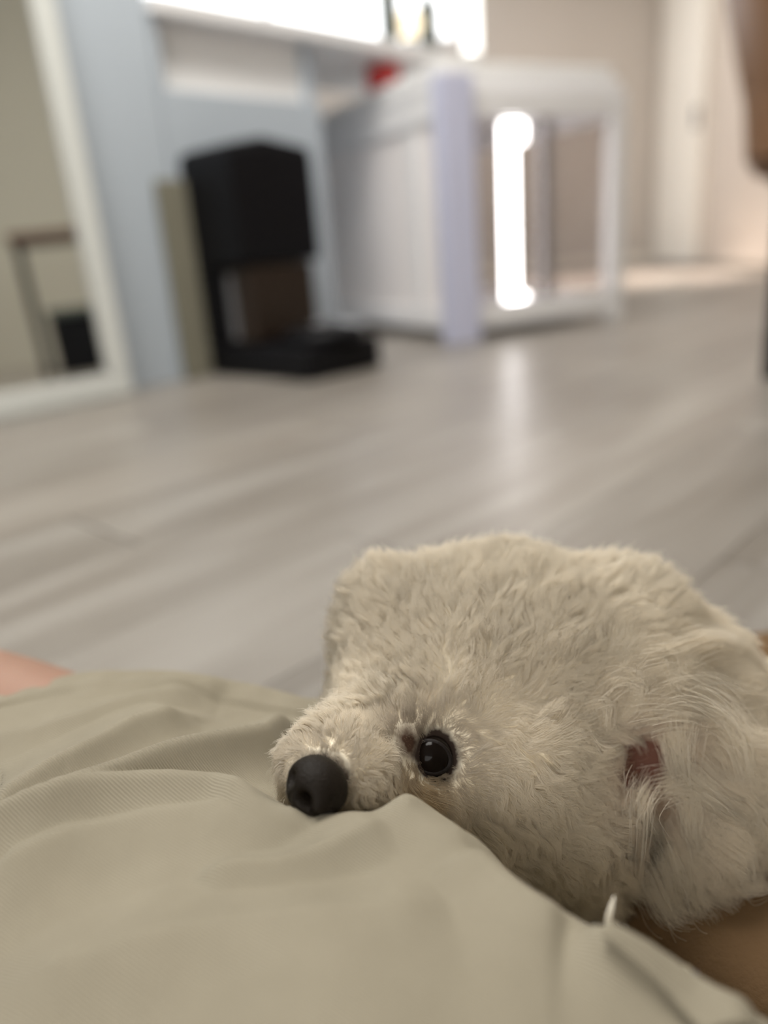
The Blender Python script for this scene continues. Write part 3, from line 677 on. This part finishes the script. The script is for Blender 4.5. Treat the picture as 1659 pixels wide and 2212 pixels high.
# ------------------------------------------------------------------ dog
dog = tag(empty('dog'), 'fluffy cream white dog resting its head on the khaki shorts', 'dog')
def camvec(a, b, c): return a * RT - b * UP + c * FW
HF = camvec(-.54, .14, -.83); HF /= np.linalg.norm(HF)
HL = camvec(-.79, -.465, .40); HL -= HF * (HL @ HF); HL /= np.linalg.norm(HL)
HU = camvec(.33, -.87, -.36); HU -= HF * (HU @ HF) + HL * (HU @ HL); HU /= np.linalg.norm(HU)
EYE = P(947, 1622, .303); EYE2 = EYE + HL * .042; NOSE = P(684, 1700, .272)
def S(px, py, d, rpx): return (P(px, py, d), rpx * d / FPX)
head = [S(1100, 1445, .374, 246), S(965, 1345, .366, 130), S(940, 1420, .362, 166), S(1010, 1415, .366, 208), S(1260, 1450, .378, 226), S(880, 1465, .347, 118), S(1000, 1490, .346, 165),
        S(1090, 1620, .345, 202), S(1000, 1640, .330, 128), S(1180, 1740, .345, 166), S(1060, 1760, .330, 112), S(1240, 1640, .358, 190),
        S(1340, 1540, .375, 195), S(1250, 1840, .345, 105),
        S(900, 1610, .322, 98), S(830, 1590, .312, 90), S(790, 1650, .300, 92), S(735, 1670, .290, 84), S(690, 1640, .290, 68), S(715, 1610, .300, 72), S(745, 1580, .312, 66), S(690, 1690, .288, 74), S(720, 1730, .291, 48), S(780, 1590, .318, 74), S(840, 1700, .302, 74), S(930, 1720, .312, 84),
        S(660, 1622, .296, 48), S(648, 1680, .293, 40), S(655, 1725, .291, 38), S(690, 1745, .289, 40), S(634, 1640, .291, 40), S(624, 1695, .290, 30),
        S(900, 1345, .364, 118), S(1330, 1385, .380, 160), S(1450, 1480, .388, 165), S(860, 1400, .357, 118), S(835, 1310, .362, 92), S(830, 1385, .357, 98), S(820, 1480, .342, 92), S(790, 1530, .330, 78)]
head += chain([S(1340, 1560, .378, 195), S(1480, 1620, .384, 195), S(1640, 1710, .386, 165)])
head += chain([S(1450, 1560, .352, 50), S(1490, 1660, .348, 58), S(1500, 1770, .346, 62), S(1480, 1870, .347, 55)])
nk = P(1640, 1710, .386)
body_s = chain([(nk, .036), ((.245, .325, .058), .034), ((.36, .37, .062), .046), ((.48, .44, .060), .054), ((.58, .48, .058), .052)])
limbs = chain([((.27, .30, .055), .040), ((.30, .24, .050), .024), ((.25, .225, .047), .020), ((.21, .24, .046), .019)])     # foreleg folded under the chest
limbs += chain([((.27, .36, .052), .03), ((.235, .375, .049), .022), ((.205, .37, .048), .019)])        # far foreleg
limbs += chain([((.56, .44, .062), .046), ((.47, .36, .062), .036), ((.52, .30, .05), .022), ((.42, .27, .047), .021)])         # hind leg folded
limbs += chain([((.60, .52, .07), .036), ((.68, .54, .085), .02), ((.74, .53, .12), .017), ((.75, .50, .16), .02)])           # tail
M_fskin = mat('cream_undercoat', (0.92, 0.835, 0.67, 1), 0.8, 0.2, 0.1, 60)
body = remeshed('body', head + body_s + limbs, 0.0042, 22, M_fskin, dog)
EAR = P(1388, 1640, .340)
me = body.data; nV = len(me.vertices); co = np.empty(nV * 3, np.float32); me.vertices.foreach_get('co', co); co = co.reshape(-1, 3).astype(float)
# keep everything above the floor; press a shallow pit for the ear opening and the eye sockets
nrm = np.empty(nV * 3, np.float32); me.vertices.foreach_get('normal', nrm); nrm = nrm.reshape(-1, 3).astype(float)
def nearest_surface(p):   # the surface point seen along the sight line of p
    v = (p - CAM); v /= np.linalg.norm(v); t = (co - CAM) @ v; off = np.linalg.norm(co - CAM - t[:, None] * v, axis=1)
    c = np.where(off < .004)[0]; return co[c[np.argmin(t[c])]] if len(c) else p
EAR = nearest_surface(EAR); es = nearest_surface(EYE); ves = EYE - CAM; ves /= np.linalg.norm(ves)
EYE = es + ves * 0.0056; EYE2 = EYE + HL * .035 - HF * .005
print('ear depth', proj(EAR), 'eye depth', proj(EYE), 'eye2', proj(EYE2))
de = np.linalg.norm(co - EAR, axis=1); dirp = (EAR - CAM) / np.linalg.norm(EAR - CAM)
co += dirp * (0.012 * np.exp(-(de / .011) ** 2))[:, None]
dy = np.linalg.norm(co - EYE, axis=1); co += ves * (0.0055 * np.exp(-(dy / .009) ** 2))[:, None]
co[:, 2] = np.maximum(co[:, 2], np.where(co[:, 0] > .15, 0.0285, 0.004))
me.vertices.foreach_set('co', co.astype(np.float32).reshape(-1)); me.update()
me.vertices.foreach_get('normal', tmp := np.empty(nV * 3, np.float32)); nrm = tmp.reshape(-1, 3).astype(float)
DUCT = nearest_surface(P(903, 1607, .30))
def stain(m, spots):
    nt = m.node_tree; bs = nt.nodes['Principled BSDF']; src = bs.inputs['Base Color'].links[0].from_socket; tcn = nt.nodes.new('ShaderNodeTexCoord')
    nzn = nt.nodes.new('ShaderNodeTexNoise'); nzn.inputs['Scale'].default_value = 260
    for c, r0_, r1_s, colr in spots:
        vm = nt.nodes.new('ShaderNodeVectorMath'); vm.operation = 'DISTANCE'; vm.inputs[1].default_value = tuple(float(v) for v in c); nt.links.new(tcn.outputs['Object'], vm.inputs[0]); nt.links.new(tcn.outputs['Object'], nzn.inputs['Vector'])
        ad = nt.nodes.new('ShaderNodeMath'); ad.operation = 'MULTIPLY_ADD'; ad.inputs[1].default_value = .005; nt.links.new(nzn.outputs['Fac'], ad.inputs[0]); nt.links.new(vm.outputs['Value'], ad.inputs[2])
        mp_ = nt.nodes.new('ShaderNodeMapRange'); mp_.inputs['From Min'].default_value = r0_ + .0025; mp_.inputs['From Max'].default_value = r1_s + .0025; mp_.inputs['To Min'].default_value = 1; mp_.inputs['To Max'].default_value = 0; nt.links.new(ad.outputs[0], mp_.inputs['Value'])
        mxn = nt.nodes.new('ShaderNodeMix'); mxn.data_type = 'RGBA'; nt.links.new(mp_.outputs[0], mxn.inputs['Factor']); nt.links.new(src, mxn.inputs['A']); mxn.inputs['B'].default_value = colr; src = mxn.outputs['Result']
    nt.links.new(src, bs.inputs['Base Color'])
stain(M_fskin, [(EAR, .012, .022, (0.13, 0.058, 0.042, 1)), (DUCT, .003, .012, (0.06, 0.032, 0.02, 1)), (EYE, .0100, .0142, (0.03, 0.019, 0.014, 1)), (NOSE, .012, .017, (.10, .08, .065, 1))])

# eye: ball, dark lids and the stained inner corner
M_eye = mat('black_brown_eye', (0.006, 0.004, 0.003, 1), 0.12, 0.07, 0.3, 90)
M_lid = mat('dark_eyelid', (0.010, 0.007, 0.006, 1), 0.6, 0.2, 0.2, 200, 0.3, 900)
def eyeparts(c, near=True):
    e = blob('eyeball', c, .0086 if near else .006, M_eye, dog, 28)
    if not near: return
    out_ = -ves
    # almond rim around the opening
    X = RT * math.cos(.35) - (-UP) * 0 + UP * -math.sin(.35); X -= out_ * (X @ out_); X /= np.linalg.norm(X); Y = np.cross(out_, X)
    V_, F_ = [], []; n1, n2 = 48, 10
    for i in range(n1):
        a = 2 * math.pi * i / n1; ca, sa = math.cos(a), math.sin(a)
        rx, ry = .0076 * (1 + .30 * max(0, -ca) ** 3), .0056
        ctr = c + X * rx * ca + Y * ry * sa * (1 - .18 * abs(ca) ** 2) + out_ * (.0056 - .0016 * abs(ca) ** 2)
        rdl = X * ca + Y * sa
        for j in range(n2):
            b = 2 * math.pi * j / n2; V_.append(ctr + rdl * (.0013 * math.cos(b)) + out_ * (.0009 * math.sin(b)))
    for i in range(n1):
        for j in range(n2): F_.append((i * n2 + j, ((i + 1) % n1) * n2 + j, ((i + 1) % n1) * n2 + (j + 1) % n2, i * n2 + (j + 1) % n2))
    mesh_obj('eyelid', V_, F_, M_lid, dog, True)
eyeparts(EYE); eyeparts(EYE2 + HF * .0, False)

# nose leather
M_nose = mat('dark_nose_leather', (0.010, 0.007, 0.0045, 1), 0.5, 0.14, 0.25, 160, 0.45, 1400)
_a = math.radians(20); nF = HF * math.cos(_a) + HL * math.sin(_a); nL = HL * math.cos(_a) - HF * math.sin(_a)
nu, nv = 96, 64; V_, F_ = [], []
for i in range(nv + 1):
    ph = math.pi * i / nv
    for k in range(nu):
        a = 2 * math.pi * k / nu
        d_ = np.array([math.sin(ph) * math.cos(a), math.cos(ph), math.sin(ph) * math.sin(a)])   # l (lateral), u, f
        l_, u_, f_ = d_
        r_ = 1.0
        p_ = np.array([l_ * .0118 * (1 - .22 * max(0, -u_)), u_ * .0102, f_ * .0110])
        dent = 0.0
        for sgn in (-1, 1):
            nl = np.array([sgn * .45, .16, .88]); nl /= np.linalg.norm(nl); dd = np.linalg.norm(d_ - nl)
            dent += .0088 * math.exp(-(dd / .23) ** 2)
            if sgn > 0: continue
            # comma slit running sideways from the nostril
            for q_ in range(7):
                t_ = q_ / 6; nn = np.array([sgn * (.58 + .42 * t_), .14 - .24 * math.sin(t_ * 2.6), .8 - .75 * t_]); nn /= np.linalg.norm(nn)
                dent += .0032 * math.exp(-(np.linalg.norm(d_ - nn) / .075) ** 2)
            for q_ in range(5):
                t_ = q_ / 4; nn = np.array([sgn * (.9 - .1 * t_), -.1 + .55 * t_, .35 - .25 * t_]); nn /= np.linalg.norm(nn)
                dent += .0006 * math.exp(-(np.linalg.norm(d_ - nn) / .07) ** 2)
            p_ = p_ + d_ * .0012 * math.exp(-(np.linalg.norm(d_ - np.array([sgn * .80, .05, .6])) / .35) ** 2)
        if f_ > 0: dent += .0008 * math.exp(-(l_ / .07) ** 2) * max(0, min(1, (.45 - u_) * 1.6))
        p_ = p_ - d_ * dent
        V_.append(NOSE + nL * p_[0] + HU * p_[1] + nF * p_[2])
for i in range(nv):
    for k in range(nu): F_.append((i * nu + k, i * nu + (k + 1) % nu, (i + 1) * nu + (k + 1) % nu, (i + 1) * nu + k))
mesh_obj('nose', V_, F_, M_nose, dog, True)

# ------------------------------------------------------------------ fur
def fur():
    me.calc_loop_triangles(); nt_ = len(me.loop_triangles); tri = np.empty(nt_ * 3, np.int32); me.loop_triangles.foreach_get('vertices', tri); tri = tri.reshape(-1, 3)
    a, b, c = co[tri[:, 0]], co[tri[:, 1]], co[tri[:, 2]]
    ar = 0.5 * np.linalg.norm(np.cross(b - a, c - a), axis=1); ctr = (a + b + c) / 3; fn = np.cross(b - a, c - a); fn /= np.linalg.norm(fn, axis=1)[:, None] + 1e-12
    q = ctr - CAM; d = q @ FW; px = CX + FPX * (q @ RT) / d; py = CY - FPX * (q @ UP) / d
    vd = -(q / np.linalg.norm(q, axis=1)[:, None]); fac = (fn * vd).sum(1)
    inside = (px > 500) & (px < 1800) & (py > 1000) & (py < 2350) & (d > 0)
    wgt = np.where(inside, np.where(fac > -.25, 1.0, .18), .12)
    muz = (px < 900) & (py > 1480) & inside; wgt = np.where(muz & (fac > -.3), wgt * 1.7, wgt)
    pr_ = ar * wgt; pr_ /= pr_.sum()
    N = 260000
    t = rng.choice(nt_, N, p=pr_); r1 = np.sqrt(rng.random(N)); r2 = rng.random(N)
    w0, w1, w2 = 1 - r1, r1 * (1 - r2), r1 * r2
    root = a[t] * w0[:, None] + b[t] * w1[:, None] + c[t] * w2[:, None]
    nn = nrm[tri[t, 0]] * w0[:, None] + nrm[tri[t, 1]] * w1[:, None] + nrm[tri[t, 2]] * w2[:, None]; nn /= np.linalg.norm(nn, axis=1)[:, None] + 1e-9
    # guide field: pixel, depth, comb in the picture, towards viewer, length mm, lift, curl mm, clumping
    G = [(930, 1300, .345, -20, -100, 0, 13, .78, .9, .55), (750, 1400, .350, -100, -60, 0, 12, .75, .9, .55), (1080, 1220, .365, 0, -100, 0, 14, .8, 1.0, .55), (1350, 1290, .372, 60, -100, 0, 14, .8, 1.2, .55),
         (1080, 1380, .33, 10, -80, 0, 13, .72, 1.2, .55), (1250, 1400, .335, 30, -80, 0, 13, .7, 1.3, .55), (900, 1450, .325, -20, -60, 0, 11, .68, 1.0, .52),
         (830, 1510, .312, -30, -60, 0, 14, .8, 1.2, .55), (770, 1540, .310, -60, -60, 0, 8, .6, .6, .35), (1010, 1500, .31, 20, -70, 0, 11, .55, 1.4, .55), (950, 1560, .298, 10, -60, 0, 7, .45, .6, .45), (1020, 1590, .30, 60, -20, 0, 8, .45, 1, .5),
         (880, 1570, .298, -10, -60, 0, 5, .35, .4, .4), (870, 1650, .295, -20, 60, 0, 4.5, .25, .4, .45), (760, 1600, .285, 30, -60, 0, 7.5, .55, 1.0, .62), (700, 1600, .285, -20, -50, 0, 8, .6, 1.0, .6),
         (640, 1590, .283, -60, -20, 0, 9, .62, 1.2, .62), (625, 1680, .280, -50, 60, 0, 8, .55, 1.2, .5), (700, 1635, .277, 20, -60, 0, 3.5, .35, .3, .3), (760, 1690, .282, 30, 80, 0, 10, .5, 1.8, .75), (820, 1690, .288, 40, 80, 0, 12, .5, 2.2, .78),
         (720, 1750, .283, 0, 100, 0, 5, .3, .5, .4), (900, 1700, .295, 30, 80, 0, 11, .4, 2, .6), (970, 1680, .297, 60, 50, 0, 8, .35, 1.2, .55), (1060, 1600, .302, 80, 30, 0, 12, .48, 1.5, .55), (1000, 1780, .300, 10, 100, 0, 13, .58, 2.0, .6),
         (1100, 1800, .305, 40, 90, 0, 13, .58, 2, .75), (1100, 1690, .303, 70, 70, 0, 12, .55, 1.8, .72), (1200, 1520, .32, 70, -30, 0, 13, .55, 1.8, .5), (1220, 1680, .32, 90, 50, 0, 13, .55, 2, .72), (1300, 1600, .335, 60, 60, 0, 12, .45, 2, .6), (1250, 1850, .325, 60, 90, 0, 13, .55, 2.2, .75),
         (1370, 1500, .345, 70, 10, 0, 14, .45, 3, .6), (1330, 1560, .34, 70, 50, 0, 14, .45, 2.5, .65), (1450, 1430, .36, 100, 0, 0, 16, .42, 2.5, .55), (1520, 1600, .34, 60, 90, 0, 26, .4, 4.5, .7), (1500, 1750, .335, 10, 100, 0, 26, .4, 4.5, .7), (1440, 1850, .335, 20, 100, 0, 24, .4, 4, .7),
         (1600, 1480, .36, 100, 30, 0, 16, .38, 3, .6), (1640, 1650, .34, 80, 90, 0, 20, .38, 4, .6), (1620, 1850, .34, 60, 100, 0, 24, .45, 4, .6), (1500, 1950, .34, 60, 100, 0, 22, .45, 3, .6), (1420, 1640, .342, 80, 40, 0, 15, .4, 3, .6)]
    gp = np.array([P(g[0], g[1], g[2]) for g in G]); gd = np.array([g[3] * RT - g[4] * UP for g in G]); gd /= np.linalg.norm(gd, axis=1)[:, None]; ga = np.array([g[6:] for g in G], float)
    comb = np.empty((N, 3)); attr = np.empty((N, 4))
    for i in range(0, N, 20000):
        dd = np.linalg.norm(root[i:i + 20000, None] - gp[None], axis=-1); ww = 1 / (dd + .004) ** 3.2; ww /= ww.sum(1)[:, None]
        comb[i:i + 20000] = ww @ gd; attr[i:i + 20000] = ww @ ga
    far_body = root[:, 0] > .22
    L, lift, curl, clump = attr.T.copy(); L *= .001; L = np.where(root[:, 0] > .2, np.minimum(L, .014), L); curl *= .0010; clump = np.clip(clump * 1.3 - .34, .05, .62)
    # direction: the part of the comb lying in the skin
    tang = comb - nn * (comb * nn).sum(1)[:, None]; tang /= np.linalg.norm(tang, axis=1)[:, None] + 1e-6
    # hair round the eye: short, laid away from it
    dE = root - EYE; dEl = np.linalg.norm(dE, axis=1); ring = np.exp(-(np.maximum(dEl - .008, 0) / .006) ** 2)
    away = dE - nn * (dE * nn).sum(1)[:, None]; away /= np.linalg.norm(away, axis=1)[:, None] + 1e-6
    tang = tang * (1 - .22 * ring)[:, None] + away * (.22 * ring)[:, None]; tang /= np.linalg.norm(tang, axis=1)[:, None] + 1e-6
    L *= (1 - .55 * ring)
    dN = np.linalg.norm(root - NOSE, axis=1); L *= np.clip((dN - .008) / .012, .3, 1)
    dA = np.linalg.norm(root - EAR, axis=1)
    dD = np.linalg.norm(root - DUCT, axis=1); dp = root - CAM; dEp = np.linalg.norm(dp - (dp @ ves)[:, None] * ves, axis=1)
    L *= np.clip((dD - .001) / .008, .35, 1)
    L *= np.clip((dA - .008) / .022, .35, 1)
    fly = rng.random(N) < .09; L *= np.where(fly, 1.3, 1.0)
    keep = ~((dEp < .0068) & (dEl < .02)) & (dN > .0100) & (rng.random(N) > .96 * np.clip((.020 - dA) / .010, 0, 1)) & ~((dD < .0068) & (rng.random(N) < .6))
    keep &= root[:, 2] > .004
    root, nn, tang, L, lift, curl, clump, dA, dD, dN, dEl = (v[keep] for v in (root, nn, tang, L, lift, curl, clump, dA, dD, dN, dEl)); N = len(root)
    # random guide directions so tufts differ
    K = 8
    cidx = rng.choice(N, N // 30, replace=False); kd = kdtree.KDTree(len(cidx))
    for i, j in enumerate(cidx): kd.insert(root[j], i)
    kd.balance(); own = np.array([kd.find(p)[1] for p in root])
    lenj = (.78 + .30 * rng.random(N)) * (.85 + .3 * rng.random(len(cidx)))[own]
    L = L * lenj
    cj = rng.normal(0, 1, (len(cidx), 3)); ct = np.cross(nn[cidx], tang[cidx])
    lowf = np.sin(root @ np.array([210., 130, -170]) + 2 * np.sin(root @ np.array([90., -160, 120]))) + np.sin(root @ np.array([-140., 250, 190]) + 1.7)
    sway = .28 * lowf + rng.normal(0, .16, len(cidx))[own] + rng.normal(0, .10, N)
    side = np.cross(nn, tang); tg = tang + side * sway[:, None]; tg /= np.linalg.norm(tg, axis=1)[:, None] + 1e-6
    ts = np.linspace(0, 1, K)
    pos = np.zeros((N, K, 3)); pos[:, 0] = root - nn * .0006
    for k in range(1, K):
        t_ = ts[k]; lf = lift * (1.15 - .55 * t_)
        dr = nn * lf[:, None] + tg * (1 - .75 * lift)[:, None] + np.array([0, 0, -.22]) * (t_ * (1 - lift) )[:, None]
        dr /= np.linalg.norm(dr, axis=1)[:, None]; pos[:, k] = pos[:, k - 1] + dr * (L / (K - 1))[:, None]
    cpos = pos[cidx][own]; cm = (clump[:, None] * np.clip(ts * 1.15, 0, 1)[None] ** 1.1)[..., None]
    # keep relative spread at the tip so tufts are not needles
    pos = pos * (1 - cm) + (cpos + (pos[:, :1] - cpos[:, :1]) * .40) * cm
    ph = 2.2 * lowf + (rng.random(len(cidx)) * 2.0)[own]; tw_ = (4.0 + 3.0 * rng.random(len(cidx)))[own]
    e1 = side; e2 = nn
    for k in range(1, K):
        t_ = ts[k]; am = curl * t_ ** .8
        pos[:, k] += e1 * (am * (np.sin(ph + tw_ * t_) - np.sin(ph)))[:, None] + e2 * (.5 * am * (np.cos(ph + tw_ * t_) - np.cos(ph)))[:, None]
        pos[:, k] += rng.normal(0, 1, (N, 3)) * (.012 * L * t_)[:, None]
    pos[..., 2] = np.maximum(pos[..., 2], .002)
    # colour: cream, rust round the ear opening, tear stain and mouth
    base_c = np.array([.96, .885, .755]); v_ = (.92 + .10 * rng.random(N)) * (.96 + .04 * rng.random(len(cidx)))[own]
    colr = base_c[None] * v_[:, None]
    mo = np.linalg.norm(root - nearest_surface(P(915, 1735, .30)), axis=1)
    for dist, rad_, cc_, am_ in ((dA, .020, (.42, .23, .15), .8), (dD, .008, (.16, .09, .05), .85), (dEl, .0145, (.16, .11, .075), .85), (mo, .012, (.55, .40, .2), .6), (dN, .017, (.34, .28, .22), .65)):
        k_ = (am_ * np.exp(-(dist / rad_) ** 2))[:, None]; colr = colr * (1 - k_) + np.array(cc_) * k_
    # hand-laid locks round the ear opening and down the ear
    locks = [([(1285, 1548), (1335, 1580), (1375, 1608), (1405, 1640)], 5, 160), ([(1270, 1575), (1310, 1610), (1345, 1640), (1362, 1668)], 6, 160), ([(1300, 1500), (1350, 1470), (1385, 1500), (1372, 1545), (1345, 1560)], 8, 300), ([(1275, 1530), (1310, 1540), (1330, 1570), (1320, 1600)], 8, 260),
             ([(1465, 1560), (1462, 1640), (1500, 1700), (1570, 1740)], 12, 420), ([(1400, 1720), (1388, 1780), (1412, 1840), (1450, 1885)], 11, 420), ([(1480, 1670), (1560, 1715), (1590, 1790), (1555, 1860)], 12, 420), ([(1440, 1705), (1500, 1690), (1555, 1725), (1585, 1800), (1560, 1880)], 11, 420),
             ([(1368, 1740), (1362, 1830), (1385, 1905), (1440, 1965)], 12, 420), ([(1420, 1800), (1440, 1870), (1500, 1930), (1570, 1965)], 13, 420), ([(1405, 1880), (1440, 1950), (1520, 1995), (1600, 2020)], 13, 420), ([(1540, 1560), (1590, 1620), (1630, 1700), (1660, 1790)], 14, 420), ([(1560, 1840), (1600, 1890), (1660, 1930)], 13, 350),
             ([(1390, 1420), (1490, 1395), (1600, 1405), (1720, 1450)], 14, 420), ([(1430, 1480), (1540, 1470), (1640, 1495), (1750, 1555)], 14, 420), ([(1400, 1530), (1480, 1545), (1560, 1530), (1650, 1560)], 13, 420), ([(1480, 1500), (1580, 1540), (1650, 1600), (1740, 1640)], 14, 420), ([(1440, 1440), (1470, 1480), (1530, 1510), (1600, 1510)], 11, 350),
             ([(1470, 1720), (1510, 1760), (1515, 1820), (1480, 1870)], 10, 380), ([(1455, 1600), (1480, 1620), (1488, 1670), (1460, 1700)], 8, 300), ([(1600, 1740), (1620, 1800), (1600, 1870), (1640, 1930)], 13, 380)]
    LP, LC, LN = [], [], []
    for pts, wmm, cnt in locks:
        cnt = int(cnt * .6)
        nn_ = len(pts); ctrl = []
        for i, (x_, y_) in enumerate(pts):
            p0_ = nearest_surface(P(x_, y_, .34)); vv = (p0_ - CAM) / np.linalg.norm(p0_ - CAM); u_ = i / (nn_ - 1)
            ctrl.append(p0_ - vv * (.001 + .0065 * math.sin(math.pi * min(1, u_ * .8 + .05))) * (wmm / 11.0) ** .5)
        ctrl = np.array(ctrl); tt_ = np.linspace(0, 1, K) * (nn_ - 1)
        path = np.empty((K, 3))
        for k, t_ in enumerate(tt_):           # Catmull-Rom
            i = min(int(t_), nn_ - 2); f_ = t_ - i; p0_, p1_, p2_, p3_ = ctrl[max(i - 1, 0)], ctrl[i], ctrl[i + 1], ctrl[min(i + 2, nn_ - 1)]
            path[k] = .5 * (2 * p1_ + (p2_ - p0_) * f_ + (2 * p0_ - 5 * p1_ + 4 * p2_ - p3_) * f_ ** 2 + (3 * p1_ - p0_ - 3 * p2_ + p3_) * f_ ** 3)
        up_ = np.cross(path[-1] - path[0], FW); up_ /= np.linalg.norm(up_); path += up_[None] * (.0034 * (wmm / 11) * np.sin(np.linspace(0, 1, K) * 7.5 + rng.random() * 6.28) * np.linspace(0, 1, K) ** .5)[:, None]
        offs = rng.normal(0, .36 * wmm * .001, (cnt, 3)); wv_ = 1 - .72 * np.linspace(0, 1, K) ** 1.3
        lj = .75 + .25 * rng.random(cnt)
        pk = np.empty((cnt, K, 3)); ks = np.arange(K)
        for ax in range(3): pk[..., ax] = np.stack([np.interp(ks * l_, ks, path[:, ax]) for l_ in lj])
        pk += offs[:, None] * wv_[None, :, None] + rng.normal(0, .0005, (cnt, K, 3)) * np.linspace(0, 1, K)[None, :, None]
        LP.append(pk); LC.append(np.tile(base_c, (cnt, 1)) * (.95 + .06 * rng.random((cnt, 1)))); LN.append(np.tile((CAM - path[3]) / np.linalg.norm(CAM - path[3]) * .6 + np.array([0, 0, .6]), (cnt, 1)))
    nn = np.concatenate([nn] + LN); nn /= np.linalg.norm(nn, axis=1)[:, None]; pos = np.concatenate([pos] + LP); colr = np.concatenate([colr] + LC); N = len(pos)
    cv = bpy.data.hair_curves.new('fur'); cv.add_curves([K] * N)
    cv.attributes['position'].data.foreach_set('vector', pos.astype(np.float32).reshape(-1))
    rd_ = np.tile(np.array([1, 1, .95, .9, .8, .65, .45, .15]) * .000072, N).astype(np.float32)
    ra = cv.attributes.get('radius') or cv.attributes.new('radius', 'FLOAT', 'POINT'); ra.data.foreach_set('value', rd_)
    ca = cv.attributes.new('tint', 'FLOAT_COLOR', 'POINT'); cc4 = np.ones((N, K, 4), np.float32); cc4[..., :3] = colr[:, None]; ca.data.foreach_set('color', cc4.reshape(-1))
    na = cv.attributes.new('skin_normal', 'FLOAT_VECTOR', 'POINT'); na.data.foreach_set('vector', np.repeat(nn.astype(np.float32), K, axis=0).reshape(-1))
    m = bpy.data.materials.new('cream_fur'); m.use_nodes = True; nt = m.node_tree; nt.nodes.clear()
    o_ = nt.nodes.new('ShaderNodeOutputMaterial'); at = nt.nodes.new('ShaderNodeAttribute'); at.attribute_name = 'tint'
    df = nt.nodes.new('ShaderNodeBsdfDiffuse'); tr = nt.nodes.new('ShaderNodeBsdfTranslucent'); mx = nt.nodes.new('ShaderNodeMixShader'); mx.inputs[0].default_value = .5
    an = nt.nodes.new('ShaderNodeAttribute'); an.attribute_name = 'skin_normal'; nt.links.new(an.outputs['Vector'], df.inputs['Normal'])
    nt.links.new(at.outputs['Color'], df.inputs[0]); nt.links.new(at.outputs['Color'], tr.inputs[0]); nt.links.new(df.outputs[0], mx.inputs[1]); nt.links.new(tr.outputs[0], mx.inputs[2]); nt.links.new(mx.outputs[0], o_.inputs[0])
    cv.materials.append(m)
    fo = link(bpy.data.objects.new('fur', cv), dog); fo['kind'] = 'stuff'
    print('hairs', N)
fur()

# ------------------------------------------------------------------ the cloth gives way under the dog's chin
from mathutils.bvhtree import BVHTree
me.calc_loop_triangles()
bvh = BVHTree.FromPolygons([tuple(v) for v in co], [tuple(t.vertices) for t in me.loop_triangles])
sv = Vc.copy(); flat = sv.reshape(-1, 3)
for i in range(len(flat)):
    x, y, z = flat[i]
    if not (-.12 < x < .2 and .15 < y < .42): continue
    hit = bvh.ray_cast(Vector((x, y, -.05)), Vector((0, 0, 1)))
    if hit[0] is not None and hit[0].z - .0015 < z: flat[i, 2] = max(.0015, hit[0].z - .0015)
sh.data.vertices.foreach_set('co', flat.astype(np.float32).reshape(-1)); sh.data.update()
